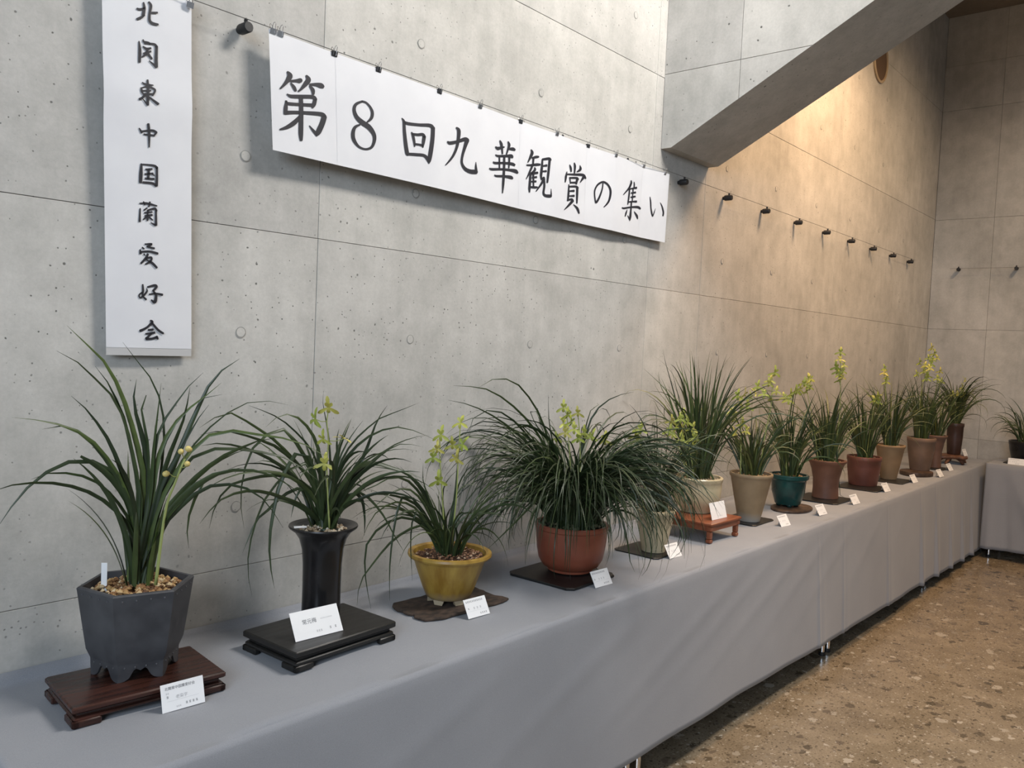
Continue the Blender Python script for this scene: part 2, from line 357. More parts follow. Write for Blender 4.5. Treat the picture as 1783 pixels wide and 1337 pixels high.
# ------------------------------------------------------------------ banner, scroll and brush lettering
BY = -.050
seams = [1.225, 1.447, 1.843, 2.253, 2.452, 2.662, 2.850, 3.077, 3.280]
def banner_y(x):     # the banner hangs in panels, a little nearer to the wall toward its far end
    t = (x-1.225)/2.05
    i = 0       # sheet index
    while i < len(seams)-2 and x > seams[i+1]: i += 1
    u = min(1, max(0, (x-seams[i])/(seams[i+1]-seams[i]))); sg = 1 if i % 2 else -1
    return BY + .020*max(0, t) + (.0015+.0035*t)*sg*(1-2*u)
nx, nz = 96, 8
ban = empty('paper_banner', (1.225, BY, 1.973)); tag(ban, 'long white paper banner with large black brush lettering, hung on the wall wire', 'banner')
def rel(o, root):     # keep world coordinates under an Empty
    o.parent = root; o.matrix_parent_inverse = (Matrix.Translation(root.location) @ Matrix.Rotation(root.rotation_euler.z, 4, 'Z')).inverted(); return o
# each pasted sheet of the banner is a part
def sheet(x0, x1, front):
    n = max(6, int((x1-x0)/.02)); V = []; Fc = []
    for i in range(n+1):
        x = x0+(x1-x0)*i/n; t = (x-1.225)/2.055
        for k in range(nz+1):
            w = k/nz; z = 2.276+.0015*math.sin(7*t)-.303*w
            V.append((x+.022*w*(1-t), banner_y(x)-.004*w*math.sin(3*t+1)+.003*w-front, z))
    for i in range(n):
        for k in range(nz): a = i*(nz+1)+k; Fc.append((a, a+1, a+nz+2, a+nz+1))
    o = mesh('paper_sheet', V, Fc, M['paper'], None, True)
    return rel(o, ban)
for i in range(len(seams)-1): sheet(seams[i]-(.008 if i else 0), seams[i+1], .0005 if i % 2 else 0)
def brush(name, strokes, off, sc, Yf, root):
    """strokes: lists of (x, y, width) read off the photograph at scale sc from corner off"""
    b = MB()
    def P3(px, py):
        X = at_y(px, py, BY)
        for _ in range(3): X = at_y(px, py, Yf(X[0], X[2]))
        return X
    for st in strokes:
        q = [np.array(p, float) for p in st]
        if len(q) == 2: q = [q[0], (q[0]+q[1])/2, q[1]]
        pts = []
        for i in range(len(q)-1):
            p0 = q[max(i-1, 0)]; p1 = q[i]; p2 = q[i+1]; p3 = q[min(i+2, len(q)-1)]
            for j in range(5):
                t = j/5; pts.append(.5*((2*p1)+(-p0+p2)*t+(2*p0-5*p1+4*p2-p3)*t*t+(-p0+3*p1-3*p2+p3)*t**3))
        pts.append(q[-1])
        L = []; Rr = []
        def side(i):
            d = pts[min(i+1, len(pts)-1)][:2]-pts[max(i-1, 0)][:2]; d = d/(np.linalg.norm(d)+1e-9); return np.array([-d[1], d[0]]), d
        outl = []
        for i, p in enumerate(pts):
            nn, d = side(i); w = max(p[2], 4)/2; outl.append((p[:2]+nn*w, p[:2]-nn*w))
        V = []; Fc = []
        nn, d = side(0); w0 = pts[0][2]/2; nn2, d2 = side(len(pts)-1); w1 = pts[-1][2]/2
        ring = [pts[0][:2]+nn*w0*.7-d*w0*.5, pts[0][:2]-nn*w0*.7-d*w0*.5]
        rows = [ring]+[list(o) for o in outl]+[[pts[-1][:2]+nn2*w1*.65+d2*w1*.55, pts[-1][:2]-nn2*w1*.65+d2*w1*.55]]
        for r in rows:
            for c in r: V.append(P3(off[0]+c[0]/sc, off[1]+c[1]/sc))
        for i in range(len(rows)-1): Fc.append((2*i, 2*i+1, 2*i+3, 2*i+2))
        b.add(V, Fc)
    return rel(b.build(name, M['ink']), root)
def S(txt): return [[tuple(float(v) for v in p.split(',')) for p in l.split()] for l in txt.strip().split('\n')]
banY = lambda X, Z: banner_y(X) - .004*((2.276-Z)/.303)*math.sin(3*(X-1.225)/2.055+1) + .003*(2.276-Z)/.303 - .0016
CH = [
 ((476,110),8.355,'''205,125,30 240,180,80 215,240,70 160,310,45 100,370,25
250,260,30 330,255,45 390,255,75 405,262,50
255,290,25 300,350,50 325,400,40
480,180,30 510,240,75 470,300,70 410,370,40 365,410,25
530,310,30 620,310,50 690,325,75 725,345,50
530,330,30 575,390,55 580,450,40
200,450,20 260,480,50 400,485,55 570,490,55 610,530,60
610,520,55 590,600,60 568,645,34
180,545,20 210,585,45 380,600,45 560,610,50
190,550,30 180,650,60 172,735,50
170,720,60 300,715,50 440,720,50 690,740,60 740,780,70
740,780,80 710,880,80 655,1000,80 625,1055,30
625,1030,50 580,980,40 525,910,15
400,490,60 405,700,65 400,1000,70 405,1120,45
390,770,40 310,860,70 200,930,55 95,965,25'''),
 ((476,110),8.355,'''1290,555,30 1200,600,45 1175,680,50 1210,780,60 1290,860,75 1390,930,75 1460,1030,60 1470,1120,50 1430,1220,40 1340,1250,30 1240,1210,35 1170,1110,55 1160,1010,55 1190,930,45 1260,895,25
1360,862,22 1425,800,45 1440,720,45 1410,640,35 1350,575,30 1290,555,30'''),
 ((686,190),10.44,'''145,165,20 180,230,50 190,400,60 215,650,70 240,800,70 252,840,30
180,225,40 250,260,55 450,285,55 650,295,65 705,340,70
710,340,75 700,550,75 665,800,80 642,930,70 635,985,25
250,815,50 400,825,55 540,840,55 600,890,60 630,950,50
320,420,25 345,480,50 370,600,45 375,680,25
330,450,40 430,465,50 520,460,55 555,510,60
550,500,65 535,600,60 525,695,25
380,635,40 460,645,40 520,660,50'''),
 ((686,190),10.44,'''1135,335,30 1180,390,65 1170,550,60 1140,700,50 1080,840,45 1000,950,35 935,1020,15
975,590,30 1020,615,60 1150,590,55 1290,545,70 1340,570,70
1330,570,80 1290,690,60 1245,850,45 1235,980,45 1290,1080,60 1380,1130,75 1470,1140,80 1505,1150,60
1500,1150,50 1490,1060,40 1490,960,8'''),
 ((840,230),10.614,'''325,155,25 350,220,50 365,330,35 370,400,30
245,270,25 285,300,60 350,285,45 405,275,25
475,175,25 495,240,50 470,330,35 445,410,25
490,310,35 560,310,60 600,330,40
245,420,25 290,440,40 440,440,45 530,440,65 555,470,40
200,550,25 240,570,45 400,570,40 540,585,55 595,610,45
315,450,30 315,660,28
500,450,40 490,660,25
405,440,42 400,700,45 385,950,45 372,1125,20
130,670,25 180,685,45 350,685,40 520,700,50 610,720,70 650,755,40
225,790,20 260,810,40 400,815,45 520,835,65 558,858,35'''),
 ((840,230),10.614,'''900,325,25 920,380,55 890,460,50 840,560,18
920,480,35 990,460,50 1040,455,35
945,480,40 935,600,35
820,610,30 900,610,40 1000,600,50 1065,600,40
930,610,40 890,700,40 850,790,30 810,865,15
965,655,25 970,700,45 900,770,40
890,750,45 880,900,45 870,1040,45 870,1110,25
900,770,35 960,760,45 1020,750,45
920,845,30 1000,830,40
905,915,30 990,910,40
940,760,40 945,1010,28
880,1015,35 960,1020,45 1015,1020,35
1110,500,30 1100,650,45 1085,790,45 1090,880,25
1110,505,40 1230,490,50 1255,520,50
1245,510,45 1220,750,45 1200,930,35
1120,625,30 1190,615,45
1120,725,30 1180,720,40
1100,860,30 1140,850,60
1140,860,50 1080,970,40 990,1095,18
1140,880,40 1145,1000,40 1130,1120,40 1160,1170,50 1230,1180,60 1270,1180,50
1272,1180,30 1270,1050,10'''),
 ((970,270),12.152,'''270,205,18 290,270,45 300,350,28
365,165,25 380,240,45 370,380,28
485,215,15 495,300,55 420,355,20
210,350,15 190,450,45 175,570,22
220,405,30 380,410,45 545,420,55 590,470,50 608,498,25
560,470,60 490,580,15
270,470,25 285,600,25
265,480,35 420,485,45 440,520,45
430,500,50 405,610,40
290,580,35 410,580,40
250,620,20 245,800,42 228,965,35
255,665,35 400,665,45 440,700,45
430,680,50 425,850,45 420,1018,28
270,760,30 360,755,50
265,865,30 360,860,48
240,950,35 310,935,50 330,980,60
320,980,60 240,1070,45 150,1160,14
350,1045,15 430,1130,50 465,1230,35'''),
 ((970,270),12.152,'''970,600,28 955,720,30 900,880,40 840,990,45 812,1008,25
815,1000,30 795,850,30 800,740,32 850,640,38 920,585,42 990,570,42 1070,620,42 1125,720,45 1130,830,45 1100,960,42 1050,1040,35 990,1100,18'''),
 ((1075,305),14.86,'''355,135,25 360,200,50 310,320,50 230,420,35 160,500,22
435,175,20 440,250,32 430,340,25
320,330,38 300,550,40 270,755,28
340,350,30 430,335,40 495,325,60
355,460,30 470,445,50
345,570,30 460,550,50
410,340,30 385,680,28
300,690,35 400,680,40 495,680,55
125,835,25 170,855,45 350,825,40 530,825,60 595,868,40
365,700,40 350,900,42 335,1080,55 320,1180,18
320,1140,40 265,1040,12
255,890,15 225,980,40 205,1062,25
435,940,15 500,1040,55 525,1128,25'''),
 ((1075,305),14.86,'''845,560,15 860,680,35 870,850,35 890,980,40 912,1062,35
915,1060,30 950,970,25 985,860,8
1110,705,12 1160,820,35 1190,960,42 1180,1052,35'''),
]
for off, sc, t in CH: brush('brush_character', S(t), off, sc, banY, ban)

# vertical scroll
SC = empty('paper_scroll', (.94, -.03, 1.43)); tag(SC, 'narrow vertical white paper scroll with a column of black brush characters', 'scroll')
def scroll_y(z): return -.030 + .012*max(0, (2.28-z)/.85) - .004*math.exp(-((z-2.03)/.05)**2)
def scroll_x(s, z):
    t = (2.28-z)/.85; return (.814+.031*t)*(1-s)+(1.027+.028*t)*s
def strip(name, z1, z0, mt, n=30, d=0):
    V = []; Fc = []
    for i in range(n+1):
        z = z1+(z0-z1)*i/n
        for j in range(7):
            s_ = j/6; V.append((scroll_x(s_, z), scroll_y(z)-d-.003*math.sin(math.pi*s_)+.004*(s_-.5), z-.0))
    for i in range(n):
        for j in range(6): a = i*7+j; Fc.append((a, a+7, a+8, a+1))
    o = mesh(name, V, Fc, mt, None, True)
    return rel(o, SC)
strip('paper_sheet', 2.30, 1.447, M['paper']); strip('backing_strip', 1.4475, 1.429, M['paper_grey'], 3, -.0006)
scY = lambda X, Z: scroll_y(Z)-.0034-.0015
for off, sc, t in [
 ((220,0),7.04,'''210,30,20 220,100,35 205,190,40
130,105,25 170,115,30 230,95,20
130,235,30 180,215,35 225,185,15
275,25,25 300,70,35 285,170,30 285,250,35 320,285,35 390,300,25
310,155,25 380,155,25'''),
 ((220,0),7.04,'''155,505,15 165,620,38 160,760,35
205,485,15 215,510,25 270,520,20 290,540,25
220,530,20 340,540,25 370,580,40
370,570,35 365,700,38 365,820,45
370,820,35 280,745,12
205,570,18 250,600,35 300,590,25
210,655,22 300,630,25
265,590,25 240,660,35 190,700,15
250,640,35 310,720,30'''),
 ((220,0),7.04,'''195,1010,15 230,1030,25 330,1045,15
260,980,25 265,1100,35 260,1285,35
180,1075,20 190,1120,30 200,1140,20
190,1075,15 260,1060,20 340,1090,25 350,1120,25 320,1170,25
200,1110,18 300,1110,22
200,1150,20 320,1150,20
240,1150,35 200,1195,30 160,1215,30
280,1190,20 390,1275,35
260,1285,25 200,1210,10'''),
 ((220,200),6.69,'''150,155,15 180,205,30
180,190,18 300,180,25 350,205,30
350,205,25 320,245,20
205,225,20 330,240,20
255,105,30 265,220,32 265,375,15'''),
 ((220,200),6.69,'''175,570,22 170,680,40 165,785,38
190,575,15 320,590,25 355,620,35
355,610,28 355,730,30 350,825,35
195,785,25 300,795,28 345,825,28
225,635,20 300,630,22
215,690,20 310,680,20
260,640,30 255,740,30
220,740,22 320,745,25
300,690,18 325,705,15'''),
 ((220,200),6.69,'''155,1030,15 240,1030,25 355,1060,18
200,1010,15 215,1050,18
275,1015,22 260,1070,18
160,1090,15 155,1240,28
205,1110,18 240,1085,18
250,1110,18 330,1090,25 350,1120,25
345,1110,22 345,1285,30
340,1285,25 285,1255,12
210,1140,18 300,1130,18
215,1175,18 300,1165,25
250,1110,22 245,1230,22
230,1190,25 195,1220,12
265,1190,20 305,1225,18'''),
 ((220,410),6.69,'''215,100,15 295,100,25 240,130,20
185,140,20 205,155,20
245,130,20 325,150,25
160,165,18 165,210,30
165,190,20 270,185,25 365,210,28
205,215,18 215,230,15
250,215,25 230,260,30 170,325,22
230,265,18 290,255,25 280,300,25 220,335,15
230,280,15 300,320,30 355,375,25'''),
 ((220,410),6.69,'''190,570,18 195,640,25 190,700,20 230,745,25
190,660,20 150,690,18 160,725,18 200,700,25 240,650,20 235,620,12
245,600,18 330,580,28 350,600,30 315,640,25
310,640,22 345,700,30 330,775,38 290,750,15
265,685,15 340,675,20 420,690,28'''),
 ((220,410),6.69,'''280,990,20 300,1010,32 240,1070,25 160,1110,30
300,1020,25 370,1100,28 430,1140,25
255,1100,22 310,1095,28
225,1145,20 330,1130,28
290,1145,22 230,1200,30
230,1205,28 300,1200,25 360,1180,30
355,1180,28 365,1205,25''')]:
    brush('brush_character', S(t), off, sc, scY, SC)

def binder_clip(x, y, z, label, group, dark=False):
    t = empty('binder_clip', (x, y, z)); tag(t, label, 'clip', group)
    b = MB(); V = [(-.009, -.0015, -.007), (-.009, .0015, -.007), (-.009, .005, .006), (-.009, -.005, .006)]
    V += [(-v[0], v[1], v[2]) for v in V]
    b.add(V, [(0, 1, 2, 3), (7, 6, 5, 4), (0, 4, 5, 1), (1, 5, 6, 2), (2, 6, 7, 3), (3, 7, 4, 0)]); b.build('clip_body', M['clip_dark'] if dark else M['chrome'], t)
    for s in (-1, 1):
        h = MB(); h.tube([(-.005, s*.002, -.004), (-.0045, s*.005, .008), (-.0035, s*.009, .018), (0, s*.010, .021), (.0035, s*.009, .018), (.0045, s*.005, .008), (.005, s*.002, -.004)], .0009, 5)
        h.build('clip_handle', M['chrome'], t)
for i, (px, py) in enumerate([(474, 56), (487, 61), (583, 97), (660, 124), (766, 162), (838, 189), (911, 215), (972, 240), (1030, 259), (1076, 275), (1128, 293), (1163, 304)]):
    X = at_y(px, py, BY)[0]; binder_clip(X, banner_y(X)-.0005, 2.274, 'small binder clip holding the long banner to the wire', 'clips along the banner', i in (2, 3, 4, 6, 8))
binder_clip(1.018, -.036, 2.272, 'small binder clip at the top corner of the vertical scroll', 'clips on the scroll')
binder_clip(.826, -.036, 2.272, 'small binder clip at the top corner of the vertical scroll', 'clips on the scroll')

# ------------------------------------------------------------------ tables and cloths
def folding_table(x0, x1, y0, y1, z, label, legs):
    t = empty('folding_table', ((x0+x1)/2, (y0+y1)/2, 0)); tag(t, label, 'table', 'folding tables')
    cx, cy = (x0+x1)/2, (y0+y1)/2
    b = MB(); b.box((x0-cx+.004, y0-cy, z-.03), (x1-cx-.004, y1-cy, z), bev=.004); b.build('tabletop', M['tabletop'], t)
    for lx, ly in legs:
        b = MB(); b.lathe([(.0125, .012), (.0125, z-.03)], 14); g = autosmooth(b.build('leg', M['chrome'], t)); g.location = (lx-cx, ly-cy, 0)
        b = MB(); b.lathe([(.016, 0), (.017, .004), (.015, .016), (.0128, .018)], 14); q = autosmooth(b.build('rubber_foot', M['rubber'], g))
    return t
TY0, TY1, TZ = -.540, -.055, .697
for x0, x1, lab in ((.6, 2.4, 'folding table carrying the nearest orchids, hidden under the grey cloth'), (2.4, 4.2, 'folding table under the cloth below the cream pot on the red stand'),
                    (4.2, 6.0, 'folding table under the cloth below the brown flared pot'), (6.0, 7.725, 'folding table under the cloth at the corner of the hall')):
    folding_table(x0, x1, TY0, TY1, TZ, lab, [(x0+.042, -.527), (x1-.042 if x1 > 7 else x1-.03, -.527), (x0+.042, -.09), (x1-.042, -.09)])
folding_table(7.262, 7.735, -2.4, -.62, .727, 'folding table along the end wall under its own grey cloth', [(7.30, -.66), (7.70, -.66), (7.30, -2.35), (7.70, -2.35)])
def hem_z(x): return float(np.interp(x, [.5, 2.15, 2.8, 3.6, 4.4, 5.6, 6.8, 7.3], [.165, .160, .152, .130, .108, .085, .055, .045]))
pleats = [at_y(px, py, -.58)[0] for px, py in ((1419, 1115), (1463, 1090), (1540, 1040), (1598, 1005), (1624, 990), (1648, 975), (1669, 962), (1686, 950))]
def front_fold(x, w):    # w 0 at the table edge, 1 at the hem
    a = 0
    for i, p in enumerate(pleats):
        amp = (.007, .006, .008, .022, .024, .022, .024, .026)[i]; a += amp*w**.9*math.exp(-((x-p)/.013)**2)+amp*.6*w*math.exp(-((x-p-.05)/.04)**2)
    a += .003*w*math.sin(x*5.1+.6)+.0015*w*math.sin(x*11+2)
    # shallow drapes running down to the near end
    for x0, sl, amp, wd in ((3.0, 1.6, .013, .07), (3.3, 1.6, .011, .06), (3.65, 1.5, .013, .06), (3.95, 1.3, .012, .06), (4.3, 1.2, .012, .07), (4.8, 1.0, .011, .07), (2.3, 1.6, .011, .09), (1.6, 1.6, .009, .1), (5.3, .7, .009, .06)):
        a += .42*amp*math.exp(-((x-(x0-sl*(w-.15)))/wd)**2)*min(1, w*4)*max(0, 1-w*1.15)
    return a
NX = 880; XA, XB = .535, 7.738
prof_n = []
V = []; Fc = []; cols = 0
rows = ['b0', 'b1', 'b2']+['t%d' % i for i in range(22)]+['e%d' % i for i in range(5)]+['h%d' % i for i in range(26)]
def cloth_pt(x, r):
    edge = -.548-.0*x
    if r == 'b0': return (-.004, .728+.004*math.sin(x*3))
    if r == 'b1': return (-.007, .712)
    if r == 'b2': return (-.016, .7035)
    if r[0] == 't':
        k = int(r[1:])/21; y = -.03+(edge+.028)*k
        z = .702+.0012*math.sin(9*x+14*y)+.0010*math.sin(23*x-9*y)+.0014*math.exp(-((y+.45)/.02)**2)*math.sin(2.1*x)
        return (y, z)
    if r[0] == 'e':
        a = (int(r[1:])+1)/6*math.pi/2; return (edge+.028-.03-.018*math.sin(a)+.004, .702-.018*(1-math.cos(a)))
    w = (int(r[1:])+1)/26; z = .684+(hem_z(x)+.0015*math.sin(13*x)-.684)*w
    return (edge-.016-.034*w-front_fold(x, w)*min(1, max(0, (7.19-x)/.05)), z)
xs = list(np.linspace(XA, XB, NX+1)); nr = len(rows)
for x in xs:
    for r in rows: y, z = cloth_pt(x, r); V.append((x, y, z))
for i in range(NX):
    for k in range(nr-1): a = i*nr+k; Fc.append((a, a+1, a+nr+1, a+nr))
# drop at the near end
base = len(V)
for j, (dx, dz) in enumerate(((-.006, -.004), (-.012, -.02), (-.016, -.15), (-.02, -.34), (-.02, -.53))):
    for r in rows:
        y, z = cloth_pt(XA, r); V.append((XA+dx, y, min(z, .702+dz) if r[0] != 'h' else min(z, .702+dz)))
for k in range(nr-1):
    Fc.append((base+k, base+k+1, k+1, k))
    for j in range(4): a = base+j*nr+k; Fc.append((a+nr, a+nr+1, a+1, a))
o = mesh('tablecloth', V, Fc, M['cloth'], None, True); sm = o.modifiers.new('thickness', 'SOLIDIFY'); sm.thickness = .0006; sm.offset = -1
tag(o, 'long grey cloth over the row of tables along the wall, falling almost to the floor', 'tablecloth')
# end table cloth, facing back along the room
V = []; Fc = []; ny = 150; rws = 34
def end_pt(y, r):
    s = -y-.612
    if r < 8: return (7.735-.475*(r/7), .7325+.001*math.sin(13*y+r))
    if r < 11: a = (r-7)/4*math.pi/2; return (7.26-.016*math.sin(a), .7325-.016*(1-math.cos(a)))
    w = (r-10)/(rws-11); f = 0
    for y0, sl, amp, wd in ((.05, .0, .022, .035), (.13, .05, -.012, .03), (.16, .28, .026, .05), (.42, .30, .022, .06), (.75, .1, .02, .06), (1.1, -.1, .02, .06), (1.5, .1, .02, .07)):
        f += amp*math.exp(-((s-(y0+sl*w))/wd)**2)*w**.8
    return (7.244-.03*w-f, .7165+(.078+.006*math.sin(4*y)-.7165)*w)
for i in range(ny+1):
    y = -.612-1.82*i/ny
    for r in range(rws): x, z = end_pt(y, r); V.append((x, y, z))
for i in range(ny):
    for k in range(rws-1): a = i*rws+k; Fc.append((a+rws, a+rws+1, a+1, a))
o = mesh('tablecloth', V, Fc, M['cloth'], None, True); sm = o.modifiers.new('thickness', 'SOLIDIFY'); sm.thickness = .0006; sm.offset = -1
tag(o, 'grey cloth over the table against the end wall, with loose diagonal folds', 'tablecloth')
TT = .7035   # cloth surface

# ------------------------------------------------------------------ stands, boards and mats
def footed_stand(name, c, sx, sy, h, rz, mt, label, foot=.055, edge=.012):
    t = empty(name, (c[0], c[1], TT), rz); tag(t, label, 'stand', 'display stands')
    b = MB(); b.box((-sx/2, -sy/2, h-edge), (sx/2, sy/2, h), bev=.0028); autosmooth(b.build('top_board', mt, t))
    b = MB(); i = .012; b.box((-sx/2+i, -sy/2+i, h-edge-.010), (sx/2-i, sy/2-i, h-edge)); b.build('waist', mt, t)
    b = MB(); i = .004; zb_ = .012
    b.box((-sx/2+i, -sy/2+i, zb_), (sx/2-i, sy/2-i, h-edge-.010), bev=.003); autosmooth(b.build('apron', mt, t))
    for u in (-1, 1):
        for v in (-1, 1):
            b = MB(); x1 = u*sx/2; y1 = v*sy/2; L = foot
            for (ax, ay) in ((L, .014), (.014, L)):
                b.box((min(x1, x1-u*ax), min(y1, y1-v*ay), 0), (max(x1, x1-u*ax), max(y1, y1-v*ay), .015), bev=.0022)
            autosmooth(b.build('foot', mt, t))
    return t
footed_stand('wooden_stand', (.832, -.233), .312, .198, .042, math.radians(-6), M['rosewood'], 'low reddish-brown moulded wooden stand under the hexagonal charcoal pot')
footed_stand('wooden_stand', (1.293, -.264), .320, .215, .050, math.radians(2), M['blackwood'], 'low black lacquered stand under the tall flared black vase', edge=.016)
def table_stand(c, sx, sy, h, rz, mt, label):
    t = empty('wooden_stand', (c[0], c[1], TT), rz); tag(t, label, 'stand', 'display stands')
    b = MB(); b.box((-sx/2, -sy/2, h-.012), (sx/2, sy/2, h), bev=.003); autosmooth(b.build('top_board', mt, t))
    b = MB(); i = .006
    for a, bb in (((-sx/2+i, -sy/2+i, h-.034), (sx/2-i, -sy/2+i+.01, h-.012)), ((-sx/2+i, sy/2-i-.01, h-.034), (sx/2-i, sy/2-i, h-.012)), ((-sx/2+i, -sy/2+i, h-.034), (-sx/2+i+.01, sy/2-i, h-.012)), ((sx/2-i-.01, -sy/2+i, h-.034), (sx/2-i, sy/2-i, h-.012))): b.box(a, bb)
    b.build('apron', mt, t)
    for u in (-1, 1):
        for v in (-1, 1):
            b = MB(); x, y = u*(sx/2-.017), v*(sy/2-.017)
            for z0, z1, w, sh in ((h-.034, h-.012, .0125, 0), (.016, h-.034, .0100, .0015), (0, .016, .0115, .002)): b.box((x-w-u*sh, y-w-v*sh, z0), (x+w-u*sh, y+w-v*sh, z1), bev=.003)
            autosmooth(b.build('leg', mt, t))
    return t
table_stand((3.255, -.300), .26, .24, .085, math.radians(-2), M['redwood'], 'red wooden table-shaped stand with legs under the round cream pot')
def board(name, c, sx, sy, h, rz, mt, label, cat='board', irregular=0, rnd=False, seed=1):
    r = random.Random(seed); V = []
    n = 40
    for k in range(n):
        a = 2*math.pi*(k+.5)/n; ca, sa = math.cos(a), math.sin(a)
        if rnd: q = 1.0
        else: q = 1/max(abs(ca), abs(sa))
        q *= 1+irregular*(r.random()-.5); V.append((ca*q*sx/2, sa*q*sy/2))
    b = MB(); P = [(x*.985, y*.985, 0) for x, y in V]+[(x, y, h*.3) for x, y in V]+[(x, y, h*.7) for x, y in V]+[(x*.985, y*.985, h) for x, y in V]
    Fc = [tuple(range(n-1, -1, -1)), tuple(range(3*n, 4*n))]+[(k*n+i, k*n+(i+1) % n, (k+1)*n+(i+1) % n, (k+1)*n+i) for k in range(3) for i in range(n)]
    b.add(P, Fc); o = b.build(name, mt); o.location = (c[0], c[1], TT); o.rotation_euler = (0, 0, rz); return tag(o, label, cat)
board('bark_mat', (1.772, -.250), .325, .185, .008, math.radians(-4), M['barkwood'], 'rough dark bark slab with ragged edges under the yellow pot', 'mat', .10, seed=3)
board('display_board', (2.285, -.284), .275, .275, .009, math.radians(1), M['blackboard'], 'square black board under the terracotta red bowl')
board('display_board', (2.828, -.296), .205, .200, .005, 0, M['blackboard'], 'small black square board under the tall cream pot')
board('display_board', (3.720, -.290), .225, .19, .005, 0, M['blackboard'], 'black board under the sandy clay pot beside the red stand')
board('wood_slice', (4.185, -.322), .29, .19, .011, 0, M['woodslice'], 'oval dark brown wood slice under the teal glazed pot', 'mat', .02, True)
board('display_board', (4.632, -.315), .27, .25, .006, 0, M['blackboard'], 'black board under the brown flared pot')
board('display_board', (5.262, -.325), .26, .25, .006, 0, M['blackboard'], 'black board under the broad red-brown pot')
board('display_board', (5.735, -.335), .25, .25, .006, 0, M['blackboard'], 'black board under the tan pot between two brown pots')
board('round_stand', (6.205, -.385), .25, .21, .026, 0, M['woodslice'], 'round dark wooden stand under the grey-brown straight pot', 'stand', .01, True)
board('display_board', (6.70, -.375), .17, .17, .006, 0, M['blackboard'], 'small black board under the slim brown pot near the corner')
o = board('display_board', (7.46, -.835), .26, .26, .006, 0, M['blackboard'], 'black board under the black pot on the end table'); o.location.z = .734
# root wood stand
t = empty('root_stand', (7.20, -.385, TT)); tag(t, 'gnarled reddish root-wood stand under the last pot before the corner', 'stand', 'display stands')
b = MB(); r = random.Random(4); n = 28; P = []
for z, q in ((.040, .9), (.048, 1.0), (.060, 1.0), (.066, .93)):
    for k in range(n):
        a = 2*math.pi*k/n; w = 1+.18*math.sin(3*a+1)+.10*math.sin(5*a); P.append((math.cos(a)*.150*w*q, math.sin(a)*.105*w*q, z+.002*math.sin(2*a)))
b.add(P, [tuple(range(n-1, -1, -1)), tuple(range(3*n, 4*n))]+[(k*n+i, k*n+(i+1) % n, (k+1)*n+(i+1) % n, (k+1)*n+i) for k in range(3) for i in range(n)]); autosmooth(b.build('top_board', M['rootwood'], t), 50)
for k in range(5):
    a = .5+k*2*math.pi/5; c, s_ = math.cos(a), math.sin(a)
    b = MB(); b.tube([(c*.06, s_*.045, .048), (c*.10, s_*.075, .035), (c*.125, s_*.09, .018), (c*.15, s_*.10, .004)], [.018, .016, .013, .009], 8); autosmooth(b.build('root_foot', M['rootwood'], t), 60)

# ------------------------------------------------------------------ orchid leaves, flowers and pots
def catmull(P, n):
    P = [np.array(p, float) for p in P]
    d = [0]
    for i in range(1, len(P)): d.append(d[-1]+np.linalg.norm(P[i]-P[i-1]))
    dense = []
    for i in range(len(P)-1):
        p0 = P[max(i-1, 0)]; p1 = P[i]; p2 = P[i+1]; p3 = P[min(i+2, len(P)-1)]
        for j in range(8):
            t = j/8; dense.append(.5*((2*p1)+(-p0+p2)*t+(2*p0-5*p1+4*p2-p3)*t*t+(-p0+3*p1-3*p2+p3)*t**3))
    dense.append(P[-1]); dense = np.array(dense)
    s = np.concatenate([[0], np.cumsum(np.linalg.norm(np.diff(dense, axis=0), axis=1))]); u = np.linspace(0, s[-1], n)
    return np.stack([np.interp(u, s, dense[:, k]) for k in range(3)], 1)
MASS = None
def leaf(pts, w, root, twist, mt, blunt=False, nseg=12, flat=None):
    Q = catmull(pts, nseg+1); V = []; Fc = []
    prev = None
    for i in range(nseg+1):
        t = Q[min(i+1, nseg)]-Q[max(i-1, 0)]; t = t/(np.linalg.norm(t)+1e-9)
        if prev is None:
            h = Q[-1]-Q[0]; h[2] = 0
            if np.linalg.norm(h) < 1e-4: h = np.array([1., 0, 0])
            sd = np.cross(h, [0, 0, 1]); sd = sd/np.linalg.norm(sd)
            nn = np.cross(sd, t); a0 = twist*.6
            sd = sd*math.cos(a0)+nn*math.sin(a0)
        else: sd = prev
        if flat is not None:      # blade turned on edge so that it shows its flat side
            sd = np.cross(t, flat); sd /= np.linalg.norm(sd)+1e-9; nn = np.cross(sd, t); a0 = twist*(.25+.75*i/nseg)
            sd = sd*math.cos(a0)+nn*math.sin(a0)
        sd = sd-t*np.dot(sd, t); sd = sd/(np.linalg.norm(sd)+1e-9)
        nn = np.cross(sd, t)
        prev = sd*math.cos(twist*.5/nseg)+nn*math.sin(twist*.5/nseg)
        u = i/nseg
        ww = w*(.72+.28*min(1, u*4))*((1-u**3.2) if not blunt else (1-.55*u**6))
        if i == nseg: ww = max(ww, .0004) if not blunt else w*.35
        V += [Q[i]-sd*ww/2+nn*ww*.16, Q[i]-nn*ww*.05, Q[i]+sd*ww/2+nn*ww*.16]
    for i in range(nseg):
        a = i*3; Fc += [(a, a+1, a+4, a+3), (a+1, a+2, a+5, a+4)]
    if MASS is not None: MASS.add(V, Fc); return None
    o = mesh('leaf', V, Fc, mt, root, True); o.location = -root.location
    return o
def soft_wall(P, floor_z):
    P = P.copy()
    lim = -.022
    y = P[:, 1]; over = y > lim-.04
    P[:, 1] = np.where(over, lim-.04+.04*np.tanh((y-(lim-.04))/.04), y)
    P[:, 2] = np.maximum(P[:, 2], floor_z+.004)
    if True: P[:, 0] = np.minimum(P[:, 0], XE-.03)
    return P
